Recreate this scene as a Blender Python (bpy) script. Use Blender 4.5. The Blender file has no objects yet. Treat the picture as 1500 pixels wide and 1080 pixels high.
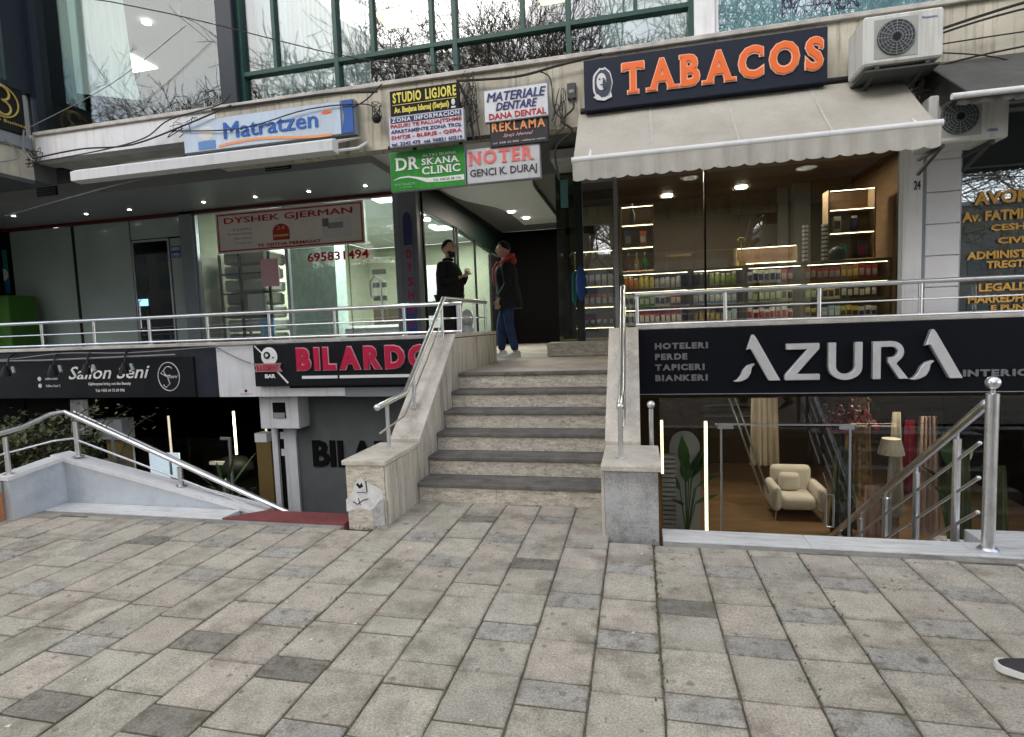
import bpy, bmesh, math, random
from mathutils import Vector, Matrix
random.seed(11)
S = bpy.context.scene
COL = S.collection
R = math.radians

# ------------------------------------------------------------------ camera
cam_d = bpy.data.cameras.new("camera"); cam = bpy.data.objects.new("camera", cam_d); COL.objects.link(cam)
cam_d.sensor_width = 36; cam_d.lens = 36*807.4/1500; cam_d.clip_start = .05; cam_d.clip_end = 500
yw, pt, rl = R(12.93), R(4.44), R(-2.11)
f_ = Vector((-math.sin(yw)*math.cos(pt), math.cos(yw)*math.cos(pt), -math.sin(pt)))
r0 = Vector((math.cos(yw), math.sin(yw), 0)); u0 = r0.cross(f_)
rt = r0*math.cos(rl)+u0*math.sin(rl); up = rt.cross(f_)
m = Matrix((rt, up, -f_)).transposed().to_4x4(); m.translation = (0, 0, 1.57)
cam.matrix_world = m
S.camera = cam

# ------------------------------------------------------------------ light
W = bpy.data.worlds.new("World"); S.world = W; W.use_nodes = True
wn, wl = W.node_tree.nodes, W.node_tree.links
bg = wn['Background']; bg.inputs['Strength'].default_value = .15
sky = wn.new('ShaderNodeTexSky'); sky.sky_type = 'NISHITA'; sky.sun_disc = False
sky.sun_elevation = R(38); sky.sun_rotation = R(200); sky.air_density = 1.1; sky.dust_density = 1.5
tc = wn.new('ShaderNodeTexCoord'); nz = wn.new('ShaderNodeTexNoise'); nz.inputs['Scale'].default_value = 3.2; nz.inputs['Detail'].default_value = 7
rp = wn.new('ShaderNodeValToRGB'); rp.color_ramp.elements[0].position = .44; rp.color_ramp.elements[1].position = .60
mx = wn.new('ShaderNodeMixRGB'); mx.inputs['Color2'].default_value = (9.3, 9.0, 8.6, 1)
wl.new(tc.outputs['Generated'], nz.inputs['Vector']); wl.new(nz.outputs['Fac'], rp.inputs['Fac'])
wl.new(rp.outputs['Color'], mx.inputs['Fac']); wl.new(sky.outputs['Color'], mx.inputs['Color1']); wl.new(mx.outputs['Color'], bg.inputs['Color'])
sun_d = bpy.data.lights.new("sun", 'SUN'); sun_d.energy = .6; sun_d.angle = R(25); sun_d.color = (1, .96, .9)
sun = bpy.data.objects.new("sun", sun_d); COL.objects.link(sun)
sd = Vector((math.sin(R(200))*math.cos(R(38)), math.cos(R(200))*math.cos(R(38)), math.sin(R(38))))
sun.rotation_euler = sd.to_track_quat('Z', 'Y').to_euler()
S.view_settings.view_transform = 'Standard'; S.view_settings.look = 'None'; S.view_settings.gamma = 1
S.view_settings.use_curve_mapping = False
S.view_settings.exposure = 1.12
S.cycles.use_denoising = True
S.cycles.max_bounces = 8; S.cycles.transparent_max_bounces = 16; S.cycles.sample_clamp_indirect = 6
S.cycles.caustics_reflective = False; S.cycles.caustics_refractive = False

# ------------------------------------------------------------------ materials
def mat(name, col, rough=.6, metal=0, var=.0, vscale=4, fine=.0, fscale=120, bump=0, bscale=60, stain=None, sscale=1.2, samt=.5, stretch=(1,1,1), emit=None, es=0, spec=.28, coat=0, alpha=1, streak=None, streak_amt=.5):
    M = bpy.data.materials.new(name); M.use_nodes = True; n, l = M.node_tree.nodes, M.node_tree.links
    b = n['Principled BSDF']; b.inputs['Roughness'].default_value = rough; b.inputs['Metallic'].default_value = metal
    b.inputs['Specular IOR Level'].default_value = spec; b.inputs['Coat Weight'].default_value = coat; b.inputs['Coat Roughness'].default_value = .08
    c = tuple(col)+(1,)
    b.inputs['Base Color'].default_value = c
    if emit: b.inputs['Emission Color'].default_value = tuple(emit)+(1,); b.inputs['Emission Strength'].default_value = es
    if var or fine or stain or bump or streak:
        g = n.new('ShaderNodeNewGeometry'); mp = n.new('ShaderNodeMapping'); mp.inputs['Scale'].default_value = stretch
        l.new(g.outputs['Position'], mp.inputs['Vector']); src = mp.outputs['Vector']
        cur = None
        def noise(sc, det=5, ro=.6, v=None):
            t = n.new('ShaderNodeTexNoise'); t.inputs['Scale'].default_value = sc; t.inputs['Detail'].default_value = det; t.inputs['Roughness'].default_value = ro
            l.new(v or src, t.inputs['Vector']); return t.outputs['Fac']
        def ramp(o, a, z):
            t = n.new('ShaderNodeMapRange'); t.inputs['From Min'].default_value = a; t.inputs['From Max'].default_value = z; l.new(o, t.inputs['Value']); return t.outputs['Result']
        rgb = n.new('ShaderNodeRGB'); rgb.outputs[0].default_value = c; cur = rgb.outputs[0]
        def mul(cur, fac, lo, hi):
            t = n.new('ShaderNodeMapRange'); t.inputs['From Min'].default_value = .33; t.inputs['From Max'].default_value = .67
            t.inputs['To Min'].default_value = lo; t.inputs['To Max'].default_value = hi; l.new(fac, t.inputs['Value'])
            v = n.new('ShaderNodeVectorMath'); v.operation = 'SCALE'; l.new(cur, v.inputs[0]); l.new(t.outputs['Result'], v.inputs['Scale']); return v.outputs[0]
        if var: cur = mul(cur, noise(vscale), 1-var, 1+var)
        if fine: cur = mul(cur, noise(fscale, 3, .7), 1-fine, 1+fine)
        if stain:
            k = n.new('ShaderNodeMixRGB'); fm = n.new('ShaderNodeMath'); fm.operation = 'MULTIPLY'; fm.inputs[1].default_value = samt
            l.new(ramp(noise(sscale, 7, .68), .5, .68), fm.inputs[0]); l.new(fm.outputs[0], k.inputs['Fac']); l.new(cur, k.inputs['Color1']); k.inputs['Color2'].default_value = tuple(stain)+(1,); cur = k.outputs[0]
        if streak:
            mp2 = n.new('ShaderNodeMapping'); mp2.inputs['Scale'].default_value = (13, 13, .7); l.new(g.outputs['Position'], mp2.inputs['Vector'])
            k = n.new('ShaderNodeMixRGB'); fm = n.new('ShaderNodeMath'); fm.operation = 'MULTIPLY'; fm.inputs[1].default_value = streak_amt
            l.new(ramp(noise(1.3, 6, .65, mp2.outputs['Vector']), .5, .7), fm.inputs[0]); l.new(fm.outputs[0], k.inputs['Fac']); l.new(cur, k.inputs['Color1']); k.inputs['Color2'].default_value = tuple(streak)+(1,); cur = k.outputs[0]
        l.new(cur, b.inputs['Base Color'])
        if bump:
            bp = n.new('ShaderNodeBump'); bp.inputs['Strength'].default_value = bump; bp.inputs['Distance'].default_value = .01
            l.new(noise(bscale, 4, .7), bp.inputs['Height']); l.new(bp.outputs[0], b.inputs['Normal'])
    return M

def glass(name, tint=(.85, .93, .9), refl=.15, rough=0, wav=0):
    M = bpy.data.materials.new(name); M.use_nodes = True; n, l = M.node_tree.nodes, M.node_tree.links
    for x in list(n):
        if x.type == 'BSDF_PRINCIPLED': n.remove(x)
    o = [x for x in n if x.type == 'OUTPUT_MATERIAL'][0]
    t = n.new('ShaderNodeBsdfTransparent'); t.inputs[0].default_value = tuple(tint)+(1,)
    g = n.new('ShaderNodeBsdfGlossy'); g.inputs['Roughness'].default_value = rough; g.inputs[0].default_value = (.95, .97, 1, 1)
    fr = n.new('ShaderNodeLayerWeight'); fr.inputs[0].default_value = .5; pw = n.new('ShaderNodeMath'); pw.operation = 'POWER'; pw.inputs[1].default_value = 5; l.new(fr.outputs['Facing'], pw.inputs[0])
    a = n.new('ShaderNodeMath'); a.operation = 'MULTIPLY_ADD'; a.use_clamp = True; a.inputs[1].default_value = .9; a.inputs[2].default_value = refl+.03; l.new(pw.outputs[0], a.inputs[0])
    mxs = n.new('ShaderNodeMixShader'); l.new(a.outputs[0], mxs.inputs[0]); l.new(t.outputs[0], mxs.inputs[1]); l.new(g.outputs[0], mxs.inputs[2]); l.new(mxs.outputs[0], o.inputs['Surface'])
    if wav:
        ge = n.new('ShaderNodeNewGeometry'); no = n.new('ShaderNodeTexNoise'); no.inputs['Scale'].default_value = 2.2; no.inputs['Detail'].default_value = 1
        bp = n.new('ShaderNodeBump'); bp.inputs['Strength'].default_value = wav; bp.inputs['Distance'].default_value = .02
        l.new(ge.outputs['Position'], no.inputs['Vector']); l.new(no.outputs['Fac'], bp.inputs['Height']); l.new(bp.outputs[0], g.inputs['Normal'])
    return M

def emis(name, col, s): return mat(name, (.8, .8, .8), emit=col, es=s)

def paver_mat(name, col, dirt=.45, ss=2.6):
    """stone slab: speckle, mottling, dark gum spots, dirt and moss patches"""
    M = mat(name, col, rough=.82, var=.14, vscale=7, fine=.34, fscale=110, bump=.5, bscale=140, stain=(.12, .10, .07), sscale=ss, samt=dirt+.2, spec=.35)
    n, l = M.node_tree.nodes, M.node_tree.links; b = n['Principled BSDF']
    cur = b.inputs['Base Color'].links[0].from_socket
    g = n.new('ShaderNodeNewGeometry')
    # colour differs from slab to slab
    oi = n.new('ShaderNodeObjectInfo'); mr = n.new('ShaderNodeMapRange'); mr.inputs['To Min'].default_value = .90; mr.inputs['To Max'].default_value = 1.07; l.new(oi.outputs['Random'], mr.inputs['Value'])
    v = n.new('ShaderNodeVectorMath'); v.operation = 'SCALE'; l.new(cur, v.inputs[0]); l.new(mr.outputs[0], v.inputs['Scale']); cur = v.outputs[0]
    # grime gathers unevenly along each slab's rim
    tcn = n.new('ShaderNodeTexCoord'); sx = n.new('ShaderNodeSeparateXYZ'); l.new(tcn.outputs['Generated'], sx.inputs[0]); ds = []
    for ax, k_ in ((0, 1.0), (1, 1.0)):
        a1 = n.new('ShaderNodeMath'); a1.operation = 'SUBTRACT'; a1.inputs[1].default_value = .5; l.new(sx.outputs[ax], a1.inputs[0])
        a2 = n.new('ShaderNodeMath'); a2.operation = 'ABSOLUTE'; l.new(a1.outputs[0], a2.inputs[0]); ds.append(a2.outputs[0])
    mxn = n.new('ShaderNodeMath'); mxn.operation = 'MAXIMUM'; l.new(ds[0], mxn.inputs[0]); l.new(ds[1], mxn.inputs[1])
    ns = n.new('ShaderNodeTexNoise'); ns.inputs['Scale'].default_value = 6; ns.inputs['Detail'].default_value = 8; ns.inputs['Roughness'].default_value = .75; l.new(g.outputs['Position'], ns.inputs['Vector'])
    ad = n.new('ShaderNodeMath'); ad.operation = 'MULTIPLY_ADD'; ad.inputs[1].default_value = .55; l.new(ns.outputs['Fac'], ad.inputs[0]); l.new(mxn.outputs[0], ad.inputs[2])
    er = n.new('ShaderNodeMapRange'); er.inputs['From Min'].default_value = .70; er.inputs['From Max'].default_value = .86; er.inputs['To Max'].default_value = .55; l.new(ad.outputs[0], er.inputs['Value'])
    ek = n.new('ShaderNodeMixRGB'); l.new(er.outputs[0], ek.inputs['Fac']); l.new(cur, ek.inputs['Color1']); ek.inputs['Color2'].default_value = (.16, .14, .115, 1); cur = ek.outputs[0]
    for sc, th, cc, am in ((6.5, .13, (.11, .10, .085), .6), (15, .17, (.12, .11, .09), .55), (34, .16, (.17, .155, .13), .6), (31, .07, (.62, .6, .56), .6)):
        vo = n.new('ShaderNodeTexVoronoi'); vo.inputs['Scale'].default_value = sc; vo.inputs['Randomness'].default_value = 1
        wn_ = n.new('ShaderNodeTexNoise'); wn_.inputs['Scale'].default_value = sc*3; wn_.inputs['Detail'].default_value = 3; l.new(g.outputs['Position'], wn_.inputs['Vector']); wa = n.new('ShaderNodeVectorMath'); wa.operation = 'SCALE'; wa.inputs['Scale'].default_value = .14/sc; l.new(wn_.outputs['Color'], wa.inputs[0]); wb = n.new('ShaderNodeVectorMath'); wb.operation = 'ADD'; l.new(wa.outputs[0], wb.inputs[0]); l.new(g.outputs['Position'], wb.inputs[1])
        l.new(wb.outputs[0], vo.inputs['Vector'])
        sep = n.new('ShaderNodeSeparateColor'); l.new(vo.outputs['Color'], sep.inputs[0])
        # spot radius differs per cell, most cells have none
        th_n = n.new('ShaderNodeMapRange'); th_n.inputs['From Min'].default_value = .55; th_n.inputs['From Max'].default_value = 1; th_n.inputs['To Min'].default_value = 0; th_n.inputs['To Max'].default_value = th*1.7; l.new(sep.outputs[0], th_n.inputs['Value'])
        lt = n.new('ShaderNodeMath'); lt.operation = 'SUBTRACT'; l.new(th_n.outputs[0], lt.inputs[0]); l.new(vo.outputs['Distance'], lt.inputs[1])
        ml = n.new('ShaderNodeMath'); ml.operation = 'MULTIPLY'; ml.use_clamp = True; ml.inputs[1].default_value = 14; l.new(lt.outputs[0], ml.inputs[0])
        m2 = n.new('ShaderNodeMath'); m2.operation = 'MULTIPLY'; m2.inputs[1].default_value = am; l.new(ml.outputs[0], m2.inputs[0])
        k = n.new('ShaderNodeMixRGB'); l.new(m2.outputs[0], k.inputs['Fac']); l.new(cur, k.inputs['Color1']); k.inputs['Color2'].default_value = cc+(1,); cur = k.outputs[0]
    l.new(cur, b.inputs['Base Color'])
    return M

M = {}
M['pave_beige'] = paver_mat('slab beige', (.44, .408, .342))
M['pave_pink'] = paver_mat('slab pink', (.445, .402, .342))
M['pave_green'] = paver_mat('slab green grey', (.415, .396, .335))
M['pave_blue'] = paver_mat('slab blue grey', (.365, .35, .318), .55, 12)
M['pave_dark'] = paver_mat('slab dark', (.23, .22, .19), .95, 13)
M['joint'] = mat('joint soil', (.14, .12, .09), .95, var=.4, vscale=9, fine=.4, fscale=90, stain=(.07, .10, .03), sscale=1.8, samt=.8, bump=.6)
M['asphalt'] = mat('asphalt', (.05, .05, .052), .85, fine=.3, fscale=160, bump=.4)
M['cement'] = mat('cement strip', (.27, .26, .24), .9, var=.25, vscale=5, fine=.2, stain=(.1, .09, .07), samt=.6, bump=.5)
M['marble'] = mat('white marble', (.66, .67, .66), .35, var=.12, vscale=3, stretch=(2, 14, 2), fine=.05, stain=(.42, .42, .42), sscale=1.1, samt=.8)
M['redstone'] = mat('red mat', (.19, .055, .055), .8, var=.15, fine=.2, bump=.3)
M['trav'] = mat('travertine', (.64, .59, .50), .7, var=.2, vscale=9, fine=.3, fscale=55, bump=.8, bscale=45, stretch=(1, 1, 3.0), stain=(.24, .20, .15), sscale=14, samt=.75)
M['trav_v'] = mat('travertine upright', (.60, .555, .475), .7, var=.14, vscale=6, fine=.16, fscale=70, bump=.6, bscale=45, stretch=(4, 4, .8), stain=(.2, .17, .13), sscale=3.0, samt=.6, streak=(.16, .14, .11), streak_amt=.75)
M['trav_cap'] = mat('travertine cap', (.58, .535, .46), .6, var=.12, vscale=6, fine=.15, fscale=70, bump=.5, bscale=50, stain=(.25, .2, .16), sscale=3.2, samt=.6)
M['render_grey'] = mat('patchy cement render', (.36, .36, .355), .85, var=.3, vscale=5, fine=.25, fscale=60, bump=.9, bscale=30, stain=(.55, .56, .57), sscale=2.6, samt=.9)
M['tread'] = mat('dark tread stone', (.16, .152, .14), .85, spec=.1, var=.25, vscale=6, fine=.25, fscale=120, bump=.3, stain=(.10, .095, .088), sscale=3.4, samt=.5)
M['landing'] = mat('landing stone', (.40, .355, .31), .5, var=.2, vscale=3, fine=.15, stain=(.2, .15, .12), sscale=1.6, samt=.7)
M['cream'] = mat('cream facade paint', (.56, .525, .43), .85, var=.14, vscale=2, fine=.06, bump=.2, bscale=20, stain=(.33, .29, .22), sscale=1.5, samt=.6, streak=(.17, .145, .11), streak_amt=.8)
M['white_clad'] = mat('white cladding', (.70, .71, .73), .5, var=.05, streak=(.4, .38, .35), streak_amt=.45)
M['sill'] = mat('stone sill', (.50, .48, .44), .7, var=.2, vscale=6, stain=(.2, .18, .16), samt=.6)
M['band_navy'] = mat('navy fascia', (.022, .026, .038), .55, var=.12, spec=.15, stain=(.06, .06, .07), samt=.4)
M['azura_black'] = mat('black fascia', (.005, .006, .010), .5, spec=.12)
M['black_sign'] = mat('black sign face', (.010, .011, .014), .5, var=.1, spec=.15)
M['tab_sign'] = mat('slate sign face', (.020, .026, .042), .5, spec=.15)
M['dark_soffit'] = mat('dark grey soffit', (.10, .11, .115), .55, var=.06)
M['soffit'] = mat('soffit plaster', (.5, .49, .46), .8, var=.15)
M['bulk'] = mat('grey bulkhead', (.32, .345, .35), .4)
M['red_trim'] = mat('dark red trim', (.10, .012, .015), .5)
M['frosted'] = mat('frosted panel', (.38, .46, .43), .2, var=.12, vscale=.7, spec=.4)
M['alu'] = mat('aluminium', (.42, .44, .46), .4, .7, fine=.05)
M['alu_grey'] = mat('grey painted aluminium', (.25, .28, .30), .45)
M['steel'] = mat('stainless steel', (.72, .73, .75), .30, .93, fine=.06, fscale=40, stain=(.35, .35, .36), sscale=8, samt=.4)
M['green_frame'] = mat('dark green frame', (.022, .07, .058), .4, var=.1)
M['navy_frame'] = mat('navy steel pillar', (.018, .026, .036), .4)
M['white_paint'] = mat('white plaster', (.80, .80, .81), .8, var=.06, streak=(.4, .39, .38), streak_amt=.4)
M['white_tile'] = mat('white tile', (.80, .80, .83), .3, var=.04)
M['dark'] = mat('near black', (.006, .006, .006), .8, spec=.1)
M['black'] = mat('black plastic', (.014, .014, .014), .5, spec=.2)
M['dkgreen_beam'] = mat('dark green beam', (.008, .018, .014), .5)
M['ceil_white'] = mat('white ceiling', (.75, .75, .73), .8)
M['wall_cream'] = mat('cream shop wall', (.45, .46, .34), .8, var=.05)
M['wall_green'] = mat('pale green wallpaper', (.5, .62, .57), .7, var=.15, vscale=9, stretch=(1, 1, .6))
M['wood'] = mat('brown wood', (.17, .10, .055), .45, var=.2, vscale=3, stretch=(1, 1, 6), fine=.1)
M['wood_shelf'] = mat('oak shelf', (.28, .19, .11), .45, var=.15, vscale=4, fine=.1)
M['wood_dark'] = mat('dark brown wall', (.06, .04, .022), .6)
M['oak_floor'] = mat('oak floor', (.20, .125, .065), .35, var=.25, vscale=2, stretch=(1, 6, 1), fine=.1)
M['awning'] = mat('beige awning canvas', (.43, .41, .355), .85, var=.07, vscale=2.5, fine=.05, bump=.25, bscale=6, stain=(.33, .30, .25), sscale=1.6, samt=.7, streak=(.36, .33, .28), streak_amt=.4)
M['awning_val'] = mat('awning valance canvas', (.47, .455, .41), .85, var=.08, fine=.05, streak=(.33, .31, .27), streak_amt=.5)
M['awning_dark'] = mat('dark grey awning', (.075, .075, .068), .85, var=.15, stain=(.14, .14, .13), samt=.4)
M['white_bar'] = mat('white bar', (.72, .73, .74), .35, streak=(.4, .4, .4), streak_amt=.3)
M['ac_white'] = mat('ac casing', (.62, .63, .60), .45, var=.05, streak=(.35, .33, .28), streak_amt=.6)
M['ac_dark'] = mat('ac grille', (.07, .075, .075), .5)
M['cable'] = mat('cable', (.035, .032, .03), .6)
M['cable_grey'] = mat('grey cable', (.22, .21, .2), .6)
M['gl_up'] = glass('upper window glass', (.8, .86, .84), .105, 0, .05); M['gl_upl'] = glass('left upper window glass', (.88, .93, .9), .06, 0, .05)
M['gl_shop'] = glass('shop window glass', (.93, .97, .95), .09, 0, .03)
M['gl_tab'] = glass('kiosk window glass', (.9, .93, .9), .12, 0, .03); M['gl_ref'] = glass('reflecting kiosk glass', (.8, .85, .83), .3, 0, .06)
M['gl_dark'] = glass('dark glass', (.6, .7, .66), .03, 0, .03)
M['gl_az'] = glass('basement glass', (.93, .94, .92), 0)
M['gl_av'] = glass('lettered window glass', (.8, .86, .86), .24, 0, .04)
M['curtain'] = mat('pale vertical blinds', (.60, .66, .68), .8, var=.1, vscale=4, stretch=(6, 6, .3))
M['led'] = emis('warm led', (1, .86, .55), 6)
M['led_y'] = emis('yellow led', (1, .9, .45), 3)
M['led_dim'] = emis('dim led', (1, .85, .6), .35)
M['lampw'] = emis('white lamp', (1, .97, .9), 8)
M['panelw'] = emis('ceiling panel light', (.93, 1, .97), 2.5)
M['panely'] = emis('warm ceiling panel', (1, .78, .38), 1.3)
M['scr'] = emis('lit screen', (.25, .55, .9), .9)
def flat(name, c, rough=.5): 
    if name not in M: M[name] = mat(name, c, rough)
    return M[name]
flat('red', (.55, .02, .05)); flat('red2', (.45, .03, .04)); flat('pinkred', (.75, .17, .16)); flat('orange', (.80, .14, .03)); flat('orange2', (.78, .32, .13)); flat('gold', (.80, .45, .10)); flat('yellow', (.75, .66, .12))
flat('white', (.8, .8, .8)); flat('offwhite', (.66, .66, .66)); flat('blue', (.03, .10, .36)); flat('navy', (.04, .05, .16)); flat('green', (.03, .28, .03)); flat('grey_l', (.3, .3, .3)); flat('grey_t', (.16, .16, .165)); flat('teal', (.03, .22, .22)); flat('lilac', (.60, .60, .70)); flat('pink', (.75, .45, .5)); flat('dred', (.28, .01, .02)); flat('txt', (.05, .05, .06)); flat('skyb', (.25, .45, .75)); flat('goldsh', (.55, .43, .12), .35)
M['brushed'] = mat('brushed letter metal', (.72, .72, .73), .38, .6, var=.1)

# ------------------------------------------------------------------ builders
def tag(o, label=None, cat=None, group=None, kind=None):
    if label: o['label'] = label
    if cat: o['category'] = cat
    if group: o['group'] = group
    if kind: o['kind'] = kind
    return o
def thing(name, label, cat, loc=(0, 0, 0), group=None, rz=0):
    o = bpy.data.objects.new(name, None); COL.objects.link(o); o.location = loc; o.rotation_euler = (0, 0, rz); o.empty_display_size = .1
    return tag(o, label, cat, group)
def origin(p):
    v = Vector((0, 0, 0))
    while p is not None: v += p.location; p = p.parent
    return v
class MB:
    def __init__(s): s.v = []; s.f = []; s.m = []; s.cm = 0
    def face(s, idx): s.f.append(idx); s.m.append(s.cm)
    def poly(s, pts):
        b = len(s.v); s.v += [tuple(p) for p in pts]; s.face(list(range(b, b+len(pts)))); return s
    def box(s, x0, x1, y0, y1, z0, z1):
        b = len(s.v); s.v += [(x, y, z) for z in (z0, z1) for y in (y0, y1) for x in (x0, x1)]
        for q in ((0, 2, 3, 1), (4, 5, 7, 6), (0, 1, 5, 4), (2, 6, 7, 3), (0, 4, 6, 2), (1, 3, 7, 5)): s.face([b+i for i in q])
        return s
    def prism(s, pts, a, b_, axis='y'):
        """pts 2D outline extruded from a to b along axis (y: pts are x,z; x: pts are y,z; z: pts are x,y)"""
        n = len(pts); b = len(s.v)
        for d in (a, b_):
            for p in pts:
                s.v.append({'y': (p[0], d, p[1]), 'x': (d, p[0], p[1]), 'z': (p[0], p[1], d)}[axis])
        s.face(list(range(b, b+n))); s.face(list(range(b+2*n-1, b+n-1, -1)))
        for i in range(n): j = (i+1) % n; s.face([b+i, b+j, b+n+j, b+n+i])
        return s
    def tube(s, path, r, n=8, caps=True):
        path = [Vector(p) for p in path]; b = len(s.v); N = len(path); rr = r if isinstance(r, (list, tuple)) else [r]*N
        prev = None
        for i, p in enumerate(path):
            d = (path[min(i+1, N-1)]-path[max(i-1, 0)]).normalized()
            if prev is None: a = d.orthogonal().normalized()
            else: a = (prev-d*prev.dot(d)).normalized()
            prev = a; c = d.cross(a)
            for k in range(n): t = 2*math.pi*k/n; s.v.append(tuple(p+(a*math.cos(t)+c*math.sin(t))*rr[i]))
        for i in range(N-1):
            for k in range(n): s.face([b+i*n+k, b+i*n+(k+1) % n, b+(i+1)*n+(k+1) % n, b+(i+1)*n+k])
        if caps: s.face([b+k for k in range(n-1, -1, -1)]); s.face([b+(N-1)*n+k for k in range(n)])
        return s
    def ball(s, c, r, n=12, sz=(1, 1, 1)):
        b = len(s.v); m_ = n//2
        for i in range(m_+1):
            ph = math.pi*i/m_
            for k in range(n):
                t = 2*math.pi*k/n; s.v.append((c[0]+r*sz[0]*math.sin(ph)*math.cos(t), c[1]+r*sz[1]*math.sin(ph)*math.sin(t), c[2]+r*sz[2]*math.cos(ph)))
        for i in range(m_):
            for k in range(n): s.face([b+i*n+k, b+(i+1)*n+k, b+(i+1)*n+(k+1) % n, b+i*n+(k+1) % n])
        return s
    def lathe(s, c, prof, n=16, axis='z'):
        b = len(s.v)
        for (r, h) in prof:
            for k in range(n):
                t = 2*math.pi*k/n; a_, b2 = r*math.cos(t), r*math.sin(t)
                s.v.append({'z': (c[0]+a_, c[1]+b2, c[2]+h), 'y': (c[0]+a_, c[1]+h, c[2]+b2), 'x': (c[0]+h, c[1]+a_, c[2]+b2)}[axis])
        for i in range(len(prof)-1):
            for k in range(n): s.face([b+i*n+k, b+i*n+(k+1) % n, b+(i+1)*n+(k+1) % n, b+(i+1)*n+k])
        s.face([b+k for k in range(n)]); s.face([b+(len(prof)-1)*n+k for k in range(n)])
        return s
    def build(s, name, material, parent=None, smooth=False, bevel=0, kind=None, label=None, loc=None):
        off = origin(parent) if parent is not None else Vector((0, 0, 0))
        if loc is not None: off = Vector(loc)
        me = bpy.data.meshes.new(name); me.from_pydata([(v[0]-off.x, v[1]-off.y, v[2]-off.z) for v in s.v], [], s.f)
        mats = material if isinstance(material, (list, tuple)) else [material]
        for q in mats: me.materials.append(M[q] if isinstance(q, str) else q)
        if len(mats) > 1:
            for p, k in zip(me.polygons, s.m): p.material_index = k
        bm = bmesh.new(); bm.from_mesh(me); bmesh.ops.recalc_face_normals(bm, faces=bm.faces)
        if bevel: bmesh.ops.bevel(bm, geom=[e for e in bm.edges if len(e.link_faces) == 2 and e.calc_face_angle(0) > .5], offset=bevel, segments=1, affect='EDGES')
        if smooth:
            for f in bm.faces: f.smooth = True
            for e in bm.edges:
                if len(e.link_faces) == 2 and e.calc_face_angle(0) > .7: e.smooth = False
        bm.to_mesh(me); bm.free(); me.update()
        o = bpy.data.objects.new(name, me); COL.objects.link(o)
        if parent is not None: o.parent = parent
        elif loc is not None: o.location = off
        tag(o, label, None, None, kind)
        return o
def box(name, m_, x0, x1, y0, y1, z0, z1, parent=None, bevel=0, kind=None, label=None):
    return MB().box(x0, x1, y0, y1, z0, z1).build(name, m_, parent, bevel=bevel, kind=kind, label=label)
def single(o, label, cat, group=None): return tag(o, label, cat, group)
def copy_tree(o, parent=None):
    c = o.copy(); COL.objects.link(c)
    if parent is not None: c.parent = parent
    for ch in list(o.children): copy_tree(ch, c)
    return c
KEYS = ('label', 'category', 'group')

# text ------------------------------------------------------------
def glyph(txt, bold=0, shear=0, depth=.02, res=2, spacing=1):
    cu = bpy.data.curves.new('t', 'FONT'); cu.body = txt; cu.size = 1; cu.offset = bold; cu.shear = shear; cu.extrude = depth/2; cu.resolution_u = res; cu.space_character = spacing
    o = bpy.data.objects.new('t', cu); COL.objects.link(o); bpy.context.view_layer.update()
    dg = bpy.context.evaluated_depsgraph_get(); me = bpy.data.meshes.new_from_object(o.evaluated_get(dg))
    bpy.data.objects.remove(o); bpy.data.curves.remove(cu)
    v = [tuple(p.co) for p in me.vertices]; f = [list(p.vertices) for p in me.polygons]; bpy.data.meshes.remove(me); return v, f
def text(txt, x0, z0, x1, z1, y, m_, parent, name='lettering', depth=.004, bold=0, shear=0, face='-y', spacing=1, align='l', res=2, slope=0, dup=0):
    """flat or raised lettering filling the box (x1 None keeps proportions). face -y: reads from the street; face +x: wing wall"""
    v, f = glyph(txt, bold, shear, 1, res, spacing)
    a0 = min(p[0] for p in v); a1 = max(p[0] for p in v); b0 = min(p[1] for p in v); b1 = max(p[1] for p in v)
    sy = (z1-z0)/(b1-b0); sx = sy if x1 is None else (x1-x0)/(a1-a0)
    B = MB()
    for p in v:
        u = x0+(p[0]-a0)*sx; w = z0+(p[1]-b0)*sy+(u-x0)*slope; d = (p[2]+.5)*depth
        B.v.append((u, y-d, w) if face == '-y' else (y+d, u, w))
    for q in f: B.face(q)
    if dup and face == '-y':
        n0 = len(B.v)
        for sg in (1, 2): 
            B.v += [(p[0]+dup*(.5 if sg == 1 else 1), p[1]-.0008*sg, p[2]+dup*(.25 if sg == 1 else 0)) for p in B.v[:n0]]
            for q in f: B.face([n0*sg+i for i in q])
    return B.build(name, m_, parent)
SER = {'T': ((.5, 0, .5), (.04, .9, .14), (.96, .9, .14)), 'A': ((.08, 0, .4), (.92, 0, .4)), 'B': ((.08, 0, .3), (.08, 1, .3)), 'I': ((.5, 0, 2.0), (.5, 1, 2.0)), 'N': ((.08, 0, .34), (.08, 1, .3), (.92, 1, .34)),
       'K': ((.12, 0, .4), (.12, 1, .4), (.9, 0, .36), (.88, 1, .36)), 'L': ((.12, 0, .35), (.15, 1, .5)), 'E': ((.1, 0, .3), (.1, 1, .3)), 'R': ((.12, 0, .42), (.1, 1, .3), (.92, 0, .3)), 'D': ((.06, 0, .25), (.06, 1, .25)), 'C': ((.93, .8, .12),), 'S': ((.08, .2, .12), (.9, .8, .12)), 'P': ((.15, 0, .5), (.12, 1, .3)), 'W': ((.08, 1, .3), (.92, 1, .3)), 'O': ()}
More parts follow.
